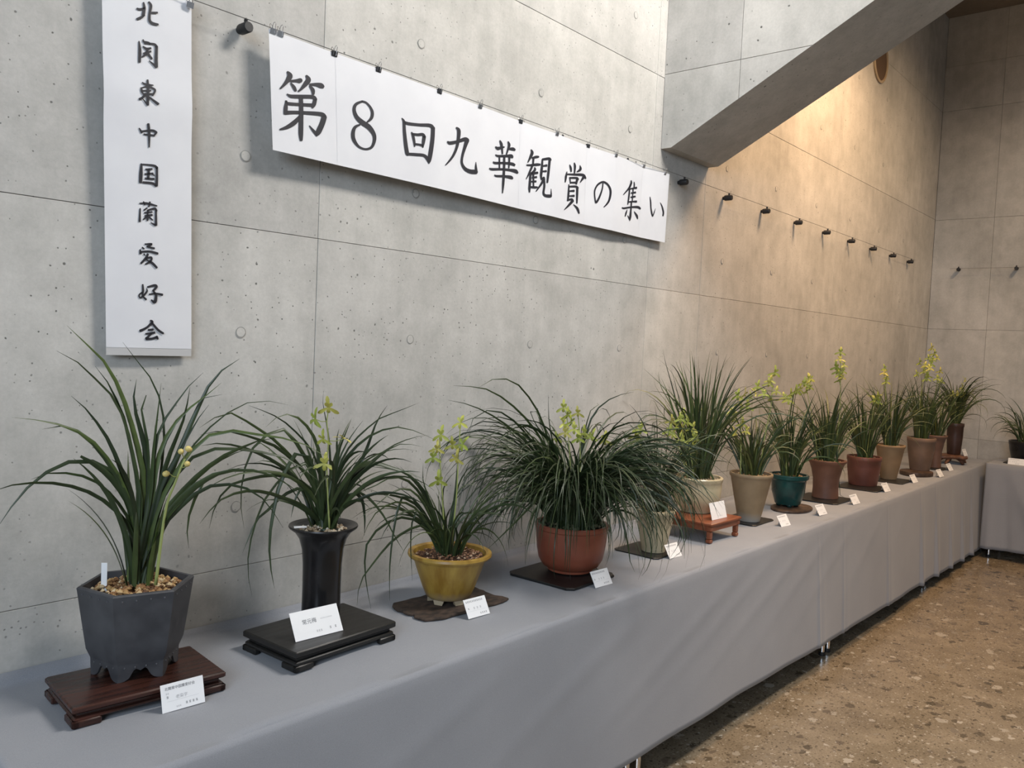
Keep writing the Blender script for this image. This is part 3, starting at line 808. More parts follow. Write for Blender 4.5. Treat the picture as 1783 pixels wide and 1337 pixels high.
def random_leaf(root, zr, rng, L, e0, bend, spread, w, mt, az=None, power=1.4):
    az = rng.uniform(0, 2*math.pi) if az is None else az
    c, s = math.cos(az), math.sin(az); r0 = spread*math.sqrt(rng.random()); a2 = az+rng.uniform(-.9, .9)
    x, y, z = root.location.x+r0*math.cos(a2), root.location.y+r0*math.sin(a2), zr
    P = [(x, y, z)]; n = 14; k = rng.uniform(-.5, .5)
    for i in range(n):
        u = (i+.5)/n; e = e0-bend*u**power; cc = az+k*u
        x += math.cos(cc)*math.cos(e)*L/n; y += math.sin(cc)*math.cos(e)*L/n; z += math.sin(e)*L/n; P.append((x, y, z))
    P = soft_wall(np.array(P), TT)
    leaf(P, w, root, rng.uniform(-1.2, 1.2), mt, flat=None if rng.random() < .5 else np.array([_f[0]+rng.uniform(-.6, .6), _f[1]+rng.uniform(-.6, .6), -.3]))
LEFT = (-1.0, .10); RIGHT = (.80, -.60)
def traced(root, zr, rng, px, w, base=None, dirn=None, mt=None, blunt=False):
    """px: full-photo pixels from tip to base; the blade lies in an upright plane through the plant's axis"""
    ax = np.array([root.location.x, root.location.y, zr])
    bx = px[-1][0]; tx = px[0][0]; mx = min(px, key=lambda p: p[0])[0]; Mx = max(px, key=lambda p: p[0])[0]
    left = (bx-mx) > (Mx-bx)
    if dirn is None:
        dirn = (-1.0, rng.uniform(-.12, .22)) if left else (rng.uniform(.55, 1.0), rng.uniform(-.9, -.35))
    nrm = np.array([dirn[1], -dirn[0], 0.0]); nrm /= np.linalg.norm(nrm)
    pts = [at_plane(x, y, ax, nrm) for x, y in reversed(px)]
    b = ax+np.array([rng.uniform(-.018, .018), rng.uniform(-.018, .018), -.005])
    P = np.array([b]+[p for p in pts])
    P = soft_wall(catmull(P, 24), TT)
    leaf(P, w*1.12, root, rng.uniform(.2, 1.0)*rng.choice((-1, 1)), mt or M['leaf'], blunt, flat=np.array([_f[0]+rng.uniform(-.3, .3), _f[1]+rng.uniform(-.3, .3), -.3]))
def conv(lst, off, sc): return [(off[0]+x*sc, off[1]+y*sc) for x, y in lst]
def pp(t): return [[tuple(float(v) for v in p.split(',')) for p in l.split()] for l in t.strip().split('\n')]
def flower_mesh(rng):
    b = MB()
    def petal(ang, L, w, tilt, cup):
        ca, sa = math.cos(ang), math.sin(ang); V = []
        for i, (u, q) in enumerate(((0, .25), (.35, .8), (.7, 1.0), (.92, .6), (1.0, .12))):
            for v in (-1, 0, 1):
                x = L*u*math.cos(tilt); y = v*w/2*q; z = L*u*math.sin(tilt)-cup*u*u*L+abs(v)*w*.15*q
                V.append((x*ca-y*sa, x*sa+y*ca, z))
        b.add(V, [(i*3+k, i*3+k+1, i*3+k+4, i*3+k+3) for i in range(4) for k in range(2)])
    for a in (90, 210, 330): petal(math.radians(a+rng.uniform(-8, 8)), .030, .0095, rng.uniform(.0, .35), .3)
    for a in (55, 125): petal(math.radians(a+rng.uniform(-8, 8)), .020, .009, .7, .2)
    petal(math.radians(270), .018, .010, .4, .9)
    return b
def bud_mesh():
    b = MB(); b.lathe([(.002, 0), (.006, .004), (.0085, .011), (.007, .018), (.002, .022)], 8); return b
RF = random.Random(11)
FL = []
for k in range(4):
    b = flower_mesh(RF); me = bpy.data.meshes.new('flower'); me.from_pydata(b.V, [], b.F); me.materials.append(M['petal']); me.shade_smooth(); FL.append(me)
b = bud_mesh(); BUD = bpy.data.meshes.new('flower_bud'); BUD.from_pydata(b.V, [], b.F); BUD.materials.append(M['petal_yellow']); BUD.shade_smooth()
TOCAM = Vector((-.70, -.70, .1))
def stalk(root, zr, px, flowers, rng, off=.0, r=.0024, scale=1.0, buds=False):
    """px: stem pixels from soil to tip"""
    P0 = np.array([root.location.x, root.location.y, zr])-off*np.array([_f[0], _f[1], 0])
    n = np.array([_f[0], _f[1], 0]); n /= np.linalg.norm(n)
    pts = [at_plane(x, y, P0, n) for x, y in px]; pts[0][2] = min(pts[0][2], zr+.01)
    Q = soft_wall(catmull(pts, 14), TT)
    b = MB(); b.tube(Q-np.array(root.location), [r*(1.15-.5*i/13) for i in range(14)], 6); st = b.build('flower_stalk', M['stem'], root, True)
    for fx, fy in flowers:
        p = at_plane(fx, fy, P0-n*rng.uniform(.0, .03), n); p = soft_wall(np.array([p]), TT)[0]
        j = int(np.argmin(np.linalg.norm(Q-p, axis=1)+np.where(Q[:, 2] > p[2]+.004, .05, 0))); q = Q[j]
        pb = MB(); pb.tube([tuple(q-np.array(root.location)), tuple((q+p)/2-np.array(root.location)+np.array([0, 0, -.003])), tuple(p-np.array(root.location))], .0011, 5); pb.build('flower_pedicel', M['stem'], st, True)
        o = bpy.data.objects.new('flower_bud' if buds else 'flower', BUD if buds else rng.choice(FL)); COL.objects.link(o); o.parent = st
        o.location = Vector(p)-root.location
        d = (TOCAM+Vector((rng.uniform(-1, 1), rng.uniform(-1, 1), rng.uniform(-.5, .7)))*.8).normalized()
        o.rotation_euler = d.to_track_quat('Z', 'Y').to_euler(); s_ = scale*rng.uniform(.85, 1.15); o.scale = (s_, s_, s_)
def gravel(root, zr, r, mt, rng, n=220, size=.006, dome=.006, nsides=0, rot=0, name='gravel'):
    V = []; Fc = []; T = []
    # bed under the stones
    k0 = 24; V.append((0, 0, zr-.012)); 
    for i in range(k0): a = 2*math.pi*i/k0; V.append((r*math.cos(a), r*math.sin(a), zr-.016))
    for i in range(k0): Fc.append((0, 1+i, 1+(i+1) % k0)); T.append(.1)
    for k in range(n):
        a = rng.uniform(0, 2*math.pi); q = r*math.sqrt(rng.random())*.96
        if nsides:
            al = (a-rot) % (2*math.pi/nsides); q *= math.cos(math.pi/nsides)/math.cos(al-math.pi/nsides)
        s_ = size*rng.uniform(.6, 1.35); c = (q*math.cos(a), q*math.sin(a), zr-.010+dome*(1-(q/r)**2)+rng.uniform(-.002, .003))
        b0 = len(V); rz = rng.uniform(0, 3)
        ring = [(math.cos(rz+i*math.pi/2.5)*s_*rng.uniform(.7, 1.1), math.sin(rz+i*math.pi/2.5)*s_*rng.uniform(.6, 1), rng.uniform(-.2, .2)*s_) for i in range(5)]
        V.append((c[0], c[1], c[2]-s_*.7)); V.append((c[0], c[1], c[2]+s_*.7))
        V += [(c[0]+p[0], c[1]+p[1], c[2]+p[2]) for p in ring]; tt = rng.random()
        for i in range(5):
            j = (i+1) % 5; Fc += [(b0, b0+2+j, b0+2+i), (b0+1, b0+2+i, b0+2+j)]; T += [tt, tt]
    o = mesh(name, V, Fc, mt, root)
    at = o.data.attributes.new('tone', 'FLOAT', 'FACE'); at.data.foreach_set('value', T)
    tag(o, kind='stuff'); return o
def pot(root, prof, mt, n=36, rot=0, name='pot', sharp=40):
    b = MB(); b.lathe(prof, n, rot=rot); o = b.build(name, mt, root); return autosmooth(o, sharp)
def plant(x, y, z, label, name='potted_orchid'):
    t = empty(name, (x, y, z)); return tag(t, label, 'orchid', 'potted orchids on the tables')
def wall_prof(H_, pts, rim_w=.008, depth=.02):
    """outer profile pts [(r, z)...] from foot to rim, closed inside just below the rim"""
    r = pts[-1][0]; return [(pts[0][0]*.6, .002)]+pts+[(r-rim_w*.3, pts[-1][1]+.0015), (r-rim_w, pts[-1][1]), (r-rim_w-.002, pts[-1][1]-depth)]

# --- 1 hexagonal charcoal pot
rg = random.Random(101)
Z1 = TT+.042; p1 = plant(.847, -.192, Z1, 'tall narrow-leaved orchid in a hexagonal charcoal pot with cloud feet')
ang0 = math.atan2(_r[1], _r[0]) + math.radians(188+23.7)   # hexagon corner directions
def hexpot(root, rb, rt, h, mt):
    b = MB(); K = 20; n = 6*K; V = []
    def pos(i, r, z):
        f, k = divmod(i, K); a0 = ang0+f*math.pi/3; a1 = a0+math.pi/3; t = k/K
        return (r*((1-t)*math.cos(a0)+t*math.cos(a1)), r*((1-t)*math.sin(a0)+t*math.sin(a1)), z)
    def low(i):
        t = (i % K)/K; d = min(t, 1-t)*2      # 0 corner, 1 middle
        if d < .55: return .010*(d/.55)**3
        return .010+.016*math.sin(min(1, (d-.55)/.25)*math.pi/2)-(.005*max(0, (d-.8)/.2))
    rows = []
    rows.append([pos(i, rb*.93, low(i)+.000) for i in range(n)]); rows.append([pos(i, rb*.985, low(i)) for i in range(n)])
    rows.append([pos(i, rb*1.0, .036) for i in range(n)]); rows.append([pos(i, rb*1.008, .039) for i in range(n)])
    for t in (.30, .55, .8, .95): rows.append([pos(i, rb+(rt-rb)*(t+.02*math.sin(3*t)), h*t) for i in range(n)])
    rows.append([pos(i, rt, h-.003) for i in range(n)]); rows.append([pos(i, rt-.003, h) for i in range(n)]); rows.append([pos(i, rt-.011, h) for i in range(n)]); rows.append([pos(i, rt-.014, h-.03) for i in range(n)])
    rows.insert(0, [pos(i, rb*.90, .030) for i in range(n)])
    for r_ in rows: V += r_
    Fc = [(k*n+i, k*n+(i+1) % n, (k+1)*n+(i+1) % n, (k+1)*n+i) for k in range(len(rows)-1) for i in range(n)]
    Fc.append(tuple(range(n-1, -1, -1)))
    b.add(V, Fc); o = b.build('pot', mt, root); autosmooth(o, 28)
    sb = MB(); sb.lathe([(.0018, -.0012), (.0018, .0012), (.0007, .0018)], 6); st0 = None; sm_ = mat('stud_clay', (.085, .085, .092), .6)
    for f in range(6):
        for k in (3, 7.6, 12.4, 17):
            for z, rr in ((h*.93, rb+(rt-rb)*.945), (.030, rb*.998)):
                i0 = int(k); a, c = pos((f*K+i0) % n, rr, z), pos((f*K+i0+1) % n, rr, z); q = k-i0
                if st0 is None: st0 = sb.build('stud', sm_, root); so = st0
                else: so = st0.copy(); COL.objects.link(so)
                so.location = (a[0]*(1-q)+c[0]*q, a[1]*(1-q)+c[1]*q, z)
    return o
hexpot(p1, .090, .119, .194, mat('charcoal_clay', (.035, .036, .04), .55, build=pot_b((.036, .037, .042), (.064, .065, .071), 20, (.45, .6))))
zr = Z1+.186; gravel(p1, .190, .099, M['gravel'], rg, 300, .0068, .007, 6, ang0)
A = ((0, 540), .2528)
for i, (w, bl, t) in enumerate([
 (.0115, 0, '460,105 560,200 690,320 770,430 850,610 905,780 960,1000 985,1250'), (.0105, 0, '390,280 510,340 620,440 720,540 790,620 840,730 880,850 930,1100 965,1350'),
 (.011, 0, '655,385 720,460 770,560 830,680 870,820 920,1050 950,1300'), (.0105, 0, '490,590 540,620 600,690 680,790 750,900 800,1010 850,1150 905,1400'),
 (.011, 0, '80,738 200,750 330,765 450,800 570,850 660,930 740,1030 800,1120 870,1280 920,1450'), (.0105, 0, '290,820 340,795 420,795 540,840 620,900 700,990 790,1120 880,1320 930,1500'),
 (.013, 1, '555,1005 650,1060 750,1140 850,1270 910,1420'), (.010, 0, '-20,1500 90,1337 180,1230 300,1130 420,1060 550,1035 680,1055 790,1130 880,1260 930,1480'),
 (.0095, 0, '215,1165 300,1130 400,1118 500,1130 620,1160 720,1230 800,1320 880,1450'), (.006, 0, '845,220 910,310 990,400 1050,490 1090,580 1120,700 1130,850 1120,1000 1080,1300'),
 (.0145, 0, '940,475 920,540 930,680 960,800 1000,950 1010,1250'), (.012, 1, '1005,585 970,620 975,730 1000,850 1015,1000 1010,1300'),
 (.012, 0, '1110,500 1095,620 1080,740 1065,860 1045,1050 1025,1300'), (.0075, 0, '1400,430 1320,500 1220,630 1130,760 1075,900 1040,1200'),
 (.012, 0, '1310,525 1295,620 1270,740 1220,870 1150,1050 1080,1300'), (.013, 0, '1650,335 1560,390 1480,460 1420,550 1370,660 1310,790 1240,960 1150,1180 1080,1400'),
 (.012, 0, '1525,500 1440,570 1350,640 1260,710 1180,810 1110,940 1070,1100 1040,1300'), (.008, 0, '1530,580 1410,600 1320,660 1230,750 1150,880 1080,1080 1040,1350'),
 (.009, 0, '1440,650 1370,740 1310,840 1230,980 1130,1160 1070,1380'), (.007, 0, '2000,655 1880,630 1780,620 1680,645 1560,710 1450,800 1330,930 1200,1120 1090,1380'),
 (.010, 0, '2250,1010 2050,900 1880,870 1750,850 1640,830 1500,835 1380,900 1250,1050 1130,1260 1060,1450'), (.010, 0, '2200,1180 2000,1030 1800,975 1600,950 1460,955 1340,1000 1200,1150 1080,1400'),
 (.0135, 0, '1900,880 1780,900 1660,950 1560,995 1400,1110 1250,1260 1120,1440'), (.010, 0, '2100,1290 1900,1150 1700,1100 1520,1120 1380,1180 1230,1310 1110,1480'),
 (.010, 0, '1300,1640 1290,1480 1330,1330 1380,1230 1400,1190 1330,1190 1220,1300 1110,1480'), (.009, 0, '1950,1500 1830,1320 1700,1230 1560,1200 1400,1230 1250,1350 1110,1520'),
 (.011, 0, '-60,1250 60,1210 220,1190 420,1200 620,1260 780,1370 900,1530')]):
    pts = conv(pp(t)[0], *A); traced(p1, zr, rg, pts, w, mt=M['leaf'] if i % 4 else M['leaf_light'], blunt=bool(bl))
for i in range(15): random_leaf(p1, zr, rg, rg.uniform(.20, .42), math.radians(rg.uniform(72, 88)), math.radians(rg.uniform(15, 70)), .036, rg.uniform(.010, .013), M['leaf'] if i % 3 else M['leaf_light'])
stalk(p1, zr, [(272, 975), (288, 890), (305, 840), (322, 798)], [(316, 786), (334, 784), (327, 808), (294, 824)], rg, .03, .0036, .8, True)
o = MB().box((-.006, -.0006, -.045), (.006, .0006, .035)).build('plant_label', M['card'])
q = at_plane(180, 1010, (.860, -.196, Z1+.19), np.array([_f[0], _f[1], 0])); Pl = at_z(181, 1021, Z1+.186)
o.location = (Pl[0], Pl[1], Z1+.203); o.rotation_euler = (0, 0, -.75); tag(o, 'white plastic plant label stuck in the hexagonal charcoal pot', 'label')

# --- 2 flared black vase
rg = random.Random(102); Z2 = TT+.050; p2 = plant(1.340, -.196, Z2, 'arching orchid in a tall flared black vase on the black stand')
pot(p2, [(.03, .002), (.050, .002), (.0505, .02), (.050, .08), (.051, .14), (.0545, .18), (.062, .208), (.074, .226), (.088, .236), (.0905, .240), (.089, .2435), (.080, .2415), (.066, .236), (.056, .226)], mat('black_glaze', (.012, .012, .014), .2, build=pot_b((.008, .008, .009), (.022, .020, .019), 8, (.18, .3))), 44)
zr = Z2+.236; gravel(p2, .240, .064, M['gravel_pale'], rg, 150, .0058, .006)
A = ((360, 640), .2094)
for i, (w, t) in enumerate([
 (.009, '490,495 600,400 690,388 780,430 850,510 910,620 945,770 960,1000'), (.0095, '310,1337 285,1180 280,1060 300,900 340,760 400,640 490,560 600,505 650,510 720,590 790,690 850,820 920,1050'),
 (.008, '350,315 470,360 570,405 680,480 760,560 850,660 910,780 950,1000'), (.008, '-60,500 0,450 130,390 220,380 320,440 430,510 560,600 700,740 830,890 920,1080'),
 (.0095, '-60,560 0,545 100,530 230,540 400,590 560,650 680,740 780,830 860,940 930,1100'), (.009, '-50,650 0,640 100,630 250,650 400,700 560,780 680,870 800,980 910,1130'),
 (.009, '-80,1060 0,1000 150,920 300,875 500,860 650,890 780,960 880,1060 940,1180'), (.009, '20,1337 60,1180 120,1060 170,990 300,940 450,905 620,895 750,930 880,1030 940,1160'),
 (.009, '-60,1300 0,1220 100,1110 220,1050 350,1025 500,1040 650,1090 800,1150 900,1240'), (.008, '315,1205 400,1140 520,1095 640,1105 760,1150 860,1220'),
 (.011, '563,1838 544,1757 520,1528 530,1337 573,1098 611,955 678,802 769,688 830,720 900,900'), (.009, '377,1905 353,1800 339,1652 353,1480 406,1285 468,1113 669,860 820,790 900,900 950,1080'),
 (.0085, '296,1542 353,1404 415,1265 525,1170 621,1074 764,1003 860,1050 930,1160'), (.008, '700,1250 715,1180 740,1080 790,1010 860,1030 920,1140'),
 (.013, '1500,315 1440,400 1390,500 1340,640 1290,760 1230,850 1150,960 1080,1120'), (.008, '1767,291 1600,358 1437,420 1330,506 1256,573 1190,650 1110,790 1060,980'),
 (.009, '1950,625 1733,525 1571,492 1399,540 1280,620 1180,720 1100,850 1060,1000'), (.0085, '1800,660 1719,640 1600,635 1480,700 1340,820 1200,950 1090,1120'),
 (.0085, '1850,560 1719,580 1580,630 1480,690 1350,790 1200,920 1090,1080'), (.017, '1810,930 1640,860 1500,820 1400,785 1300,800 1200,870 1110,990 1060,1120'),
 (.0085, '1850,1160 1719,1090 1600,1050 1450,1040 1300,1080 1180,1140 1080,1220'), (.011, '1310,1400 1312,1250 1295,1120 1262,1050 1200,1070 1120,1150 1060,1230'),
 (.009, '1200,440 1150,560 1100,700 1070,920 1040,1150'), (.012, '1100,510 1080,600 1085,760 1055,950 1030,1150'), (.012, '1025,580 1000,700 975,850 965,1100'),
 (.007, '1300,440 1200,570 1110,740 1050,950 1020,1150'), (.013, '900,700 880,800 900,950 940,1150'), (.008, '1640,1530 1560,1400 1480,1250 1380,1120 1280,1040 1180,1060 1090,1180')]):
    traced(p2, zr, rg, conv(pp(t)[0], *A), w, mt=M['leaf'])
for i in range(40): random_leaf(p2, zr, rg, rg.uniform(.18, .42), math.radians(rg.uniform(62, 88)), math.radians(rg.uniform(30, 130)), .034, rg.uniform(.008, .012), M['leaf'])
Pl = at_z(523, 917, Z2+.247); o = MB().box((-.016, -.007, 0), (.016, .007, .0008)).build('plant_label', M['card']); o.location = (Pl[0], Pl[1], Z2+.246); o.rotation_euler = (.10, .0, -.55); tag(o, 'white plastic label lying on the rim of the flared black vase', 'label')
stalk(p2, zr, [(574, 908), (569, 818), (572, 766), (569, 740), (571, 717), (577, 701)], [(572, 709), (550, 730), (563, 764), (598, 764), (565, 807)], rg, .05, .0022, 1.0)

# --- 3 yellow pot
rg = random.Random(103); Z3 = TT+.009; p3 = plant(1.779, -.236, Z3, 'small arching orchid in a mustard yellow lipped pot')
pot(p3, [(.05, .012), (.060, .012), (.066, .016), (.072, .026), (.080, .045), (.098, .095), (.109, .128), (.112, .134), (.124, .136), (.1275, .142), (.126, .149), (.117, .151), (.110, .147), (.106, .128)],
    mat('mustard_glaze', (.35, .21, .04), .35, build=pot_b((.25, .135, .022), (.42, .27, .055), 12, (.28, .45), (.02, .055, (.30, .24, .16)), True)), 44)
b = MB()
for k in range(6):
    a0 = k*math.pi/3+.3
    for q in range(1):
        b.add([(math.cos(a0+d)*r_, math.sin(a0+d)*r_, z_) for z_, s0 in ((0, .7), (.013, 1)) for d in (-.28*s0, .28*s0) for r_ in (.046, .064)], [(0, 2, 3, 1), (4, 5, 7, 6), (0, 1, 5, 4), (2, 6, 7, 3), (1, 3, 7, 5), (0, 4, 6, 2)])
b.build('foot_ring', mat('yellow_foot', (.36, .29, .19), .6), p3)
zr = Z3+.140; gravel(p3, .146, .108, M['gravel_brown'], rg, 330, .0048, .008)
A = ((620, 640), .344)
for i, (w, t) in enumerate([
 (.0075, '5,1205 20,1090 80,1000 170,890 250,830 330,800 390,850'), (.0075, '75,1220 50,1080 45,960 60,880 110,820 200,765 280,765 360,820'), (.0075, '170,1180 170,1020 185,860 215,700 250,640 310,690 380,820'),
 (.008, '-20,670 100,640 200,650 300,690 370,780 420,880'), (.008, '-20,645 90,600 160,560 240,560 310,620 370,720 420,850'), (.007, '30,870 80,760 150,700 230,680 310,720 380,820'),
 (.007, '120,880 160,800 220,740 290,730 360,800'), (.007, '285,1080 275,900 285,770 315,720 360,770 410,860'), (.010, '340,480 340,570 370,660 410,780 440,880'), (.009, '430,620 440,700 450,800 452,880'),
 (.010, '510,490 505,600 490,740 475,880'), (.008, '510,520 470,560 440,620 440,740 450,860'), (.006, '740,740 640,730 560,750 510,800 480,870'), (.006, '630,600 560,590 510,640 480,740 465,860'),
 (.006, '660,890 620,780 570,730 520,760 480,850'), (.008, '60,500 160,510 240,530 310,580 380,690 430,850'), (.007, '640,480 580,500 530,570 490,700 465,860'), (.007, '20,760 110,690 200,620 280,620 350,700 420,850')]):
    traced(p3, zr, rg, conv(pp(t)[0], *A), w, mt=M['leaf'])
for i in range(44): random_leaf(p3, zr, rg, rg.uniform(.18, .40), math.radians(rg.uniform(60, 86)), math.radians(rg.uniform(35, 150)), .040, rg.uniform(.006, .009), M['leaf'])
fl = [(768, 757), (761, 781), (754, 796), (763, 836)]; stalk(p3, zr, [(775, 948), (770, 860), (766, 800), (766, 757)], fl, rg, .02)
stalk(p3, zr, [(785, 948), (795, 860), (798, 790), (802, 736)], [(788, 774), (802, 736), (806, 774), (795, 798)], rg, .0)

# --- 4 terracotta bowl
rg = random.Random(104); Z4 = TT+.0095; p4 = plant(2.335, -.280, Z4, 'big bushy drooping orchid in a terracotta red bowl')
pot(p4, [(.06, .001), (.072, .001), (.078, .004), (.080, .012), (.098, .022), (.112, .045), (.119, .080), (.123, .120), (.125, .148), (.129, .152), (.130, .164), (.127, .168), (.119, .167), (.116, .150)],
    mat('terracotta_glaze', (.24, .07, .04), .4, build=pot_b((.20, .052, .028), (.29, .09, .05), 8, (.3, .42))), 44)
zr = Z4+.158; gravel(p4, .168, .116, M['moss'], rg, 300, .009, .034)
A = ((780, 640), .3142)
for i, (w, t) in enumerate([
 (.008, '30,100 130,105 230,125 320,180 400,250 470,330 550,460 620,680'), (.0075, '170,110 230,70 300,60 370,80 430,140 490,230 530,320 580,500 640,720'), (.0075, '0,180 100,200 200,240 300,300 400,380 500,490 610,700'),
 (.008, '555,150 557,250 565,340 600,500 650,720'), (.0075, '110,380 120,310 170,255 240,235 320,260 400,330 490,450 600,680'), (.0075, '125,320 250,325 350,340 450,390 550,500 630,700'),
 (.008, '1030,135 940,155 860,200 800,270 760,390 710,600'), (.008, '870,250 840,205 800,220 770,300 740,440 700,650'), (.011, '1030,1240 1015,1130 1000,1000 970,860 930,740 870,640 800,580 740,640'),
 (.008, '910,1310 840,1270 810,1200 815,1080 820,900 805,760 760,660 720,700'), (.010, '220,1005 300,930 380,850 460,765 540,690 610,700'), (.0085, '645,990 645,900 640,780 660,640 690,620 700,720'),
 (.008, '430,1090 440,1000 470,880 500,760 550,660 620,680'), (.008, '345,990 345,880 370,760 420,640 500,560 590,640')]):
    traced(p4, zr, rg, conv(pp(t)[0], *A), w, mt=M['leaf'])
for i in range(285):
    random_leaf(p4, zr, rg, rg.uniform(.42, .74), math.radians(rg.uniform(66, 90)), math.radians(rg.uniform(115, 205)), .09, rg.uniform(.0055, .0085), M['leaf'], power=rg.uniform(1.1, 2.0))
MASS = MB()
for i in range(330):
    random_leaf(p4, zr, rg, rg.uniform(.34, .64), math.radians(rg.uniform(60, 90)), math.radians(rg.uniform(110, 215)), .09, rg.uniform(.005, .008), M['leaf'], az=rg.uniform(2.6, 6.6), power=rg.uniform(1.0, 1.9))
o = MASS.build('leaf_mass', M['leaf'], p4, True); o.location = -p4.location; tag(o, kind='stuff'); MASS = None
Q = lambda L: conv(L, (780, 640), .3142)
stalk(p4, zr, [(1000, 890), (990, 760), (985, 705)], Q([(640, 220), (660, 260), (640, 310), (650, 360), (600, 390)]), rg, .04)
stalk(p4, zr, [(1010, 890), (1010, 770), (1005, 715)], Q([(720, 250), (680, 300), (700, 340), (720, 390), (800, 380), (870, 400), (760, 360)]), rg, .06)

# --- the rest of the row
def simple(idx, xy, zb_, rb, rt, h, label, mt, gr, shape, leaves, stalks, n=40, seed=0, lt=None, nside=0):
    rg = random.Random(200+idx); p = plant(xy[0], xy[1], zb_, label)
    pot(p, shape(rb, rt, h), mt, nside or n, sharp=28 if nside else 40); gravel(p, h-.004, rt*.86, gr, rg, 120, .0062, .006)
    zr = zb_+h-.012
    for cnt, L0, L1, e0, e1, b0, b1, sp_, w0, w1 in leaves:
        for i in range(int(cnt*1.3)): random_leaf(p, zr, rg, rg.uniform(L0, L1)*1.15, math.radians(rg.uniform(e0+4, 90)), math.radians(rg.uniform(b0, b1*1.15)), sp_, rg.uniform(w0, w1)*.85, lt or M[('leaf', 'leaf_light', 'leaf_olive')[(i*7+idx) % 3] if idx > 5 else 'leaf'], power=rg.uniform(1.3, 2.7))  # far plants mix in lighter, yellower leaves: warm light put into their colour
    for st, fl, of in stalks: stalk(p, zr, st, fl, rg, of, .0025, 1.12)
    return p
def taper(rb, rt, h): return [(rb*.7, .001), (rb, .001), (rb+.002, .008), (rb+(rt-rb)*.55, h*.55), (rt-.006, h-.022), (rt-.004, h-.018), (rt, h-.014), (rt+.001, h-.003), (rt-.001, h), (rt-.010, h), (rt-.013, h-.02)]
def bowl(rb, rt, h): return [(rb*.75, .001), (rb, .001), (rb+.001, .008), (rb+(rt-rb)*.5, h*.18), (rt*.93, h*.40), (rt*.97, h*.70), (rt*.97, h*.86), (rt, h*.89), (rt+.002, h-.004), (rt-.001, h), (rt-.010, h), (rt-.013, h-.02)]
def flared(rb, rt, h): return [(rb*.75, .001), (rb, .001), (rb, .008), (rb*.97, h*.25), (rb*1.0, h*.5), (rb+(rt-rb)*.35, h*.75), (rt-.010, h*.90), (rt, h*.945), (rt+.001, h-.003), (rt-.001, h), (rt-.012, h), (rt-.015, h-.02)]
def straight(rb, rt, h): return [(rb*.8, .001), (rb, .001), (rb+.003, .010), (rb+(rt-rb)*.75, h*.6), (rt-.003, h-.03), (rt, h-.026), (rt+.001, h-.003), (rt-.001, h), (rt-.010, h), (rt-.013, h-.02)]
q7 = lambda L: conv(L, (1080, 600), .2693)
q8 = lambda L: conv(L, (1400, 580), .2543)
B_ = TT+.006
simple(5, (2.825, -.322), TT+.0055, .045, .078, .166, 'thin drooping orchid in a tall cream pot beside the terracotta bowl', mat('cream_tall', (.5, .44, .32), .4, build=pot_b((.46, .39, .25), (.58, .50, .34), 10, (.3, .45))), M['gravel_pale'], taper,
       [(44, .24, .40, 70, 88, 30, 120, .035, .007, .010), (10, .24, .36, 64, 84, 110, 160, .035, .006, .008)], [(q7([(180, 1080), (140, 800), (110, 600)]), q7([(90, 590), (130, 545), (110, 620)]), .03)])
P6 = simple(6, (3.322, -.236), TT+.0855, .066, .107, .155, 'tall upright orchid with yellow-green flowers in a round cream pot on the red stand', mat('cream_round', (.55, .49, .36), .35, build=pot_b((.52, .44, .28), (.62, .54, .36), 8, (.25, .4))), M['gravel_pale'], bowl,
       [(60, .30, .52, 72, 89, 10, 60, .050, .009, .013), (34, .34, .56, 66, 84, 60, 140, .050, .008, .012)],
       [(q7([(480, 800), (450, 680), (420, 560), (405, 440)]), q7([(410, 450), (390, 480), (400, 550), (470, 540), (480, 600), (410, 640), (470, 660), (440, 500)]), .05), (q7([(440, 800), (390, 700), (350, 600), (330, 480)]), q7([(330, 490), (340, 580), (400, 610), (390, 740), (360, 530), (320, 560)]), .07)])
simple(7, (3.700, -.312), TT+.0055, .050, .099, .226, 'dark-leaved orchid with tall yellow flower stems in a sandy clay pot', mat('sandy_clay', (.27, .21, .14), .75, build=pot_b((.225, .155, .085), (.33, .235, .135), 9, (.65, .85), (.02, .06, (.30, .28, .25)))), M['gravel'], taper,
       [(44, .20, .38, 60, 86, 30, 110, .045, .008, .012), (18, .22, .36, 50, 75, 110, 170, .045, .007, .010)],
       [(q7([(780, 800), (780, 650), (780, 480), (790, 330)]), q7([(800, 320), (760, 330), (840, 340), (870, 310), (720, 430), (730, 480), (790, 510), (740, 570), (820, 560), (770, 380), (820, 400)]), .06),
        (q7([(900, 800), (940, 560), (975, 400), (985, 200)]), q7([(980, 350), (890, 270), (970, 230), (1000, 180), (960, 250), (930, 320), (1010, 300)]), .02)])
simple(8, (4.205, -.290), TT+.0115, .058, .099, .165, 'orchid in a teal glazed faceted pot on the oval wood slice', mat('teal_glaze', (.015, .12, .11), .18, build=pot_b((.004, .030, .029), (.012, .070, .062), 10, (.12, .28))), M['gravel'], lambda a, b_, h: [(a*.7, .012), (a*1.1, .012), (a*1.14, .02), (a+(b_-a)*.6, h*.45), (b_-.012, h-.030), (b_-.008, h-.024), (b_, h-.020), (b_+.001, h-.004), (b_-.001, h), (b_-.012, h), (b_-.015, h-.02)],
       [(46, .26, .46, 66, 88, 20, 90, .045, .008, .011), (20, .26, .44, 56, 80, 90, 160, .045, .007, .010)],
       [(q7([(1080, 770), (1070, 550), (1100, 400), (1130, 280)]), q7([(1060, 340), (1100, 320), (1140, 300), (1190, 250), (1160, 290), (1090, 360), (1230, 220)]), .04)], nside=16)
t8 = [o for o in COL.objects if o.name.startswith('potted_orchid') and 'teal' in o.get('label', '')][0]
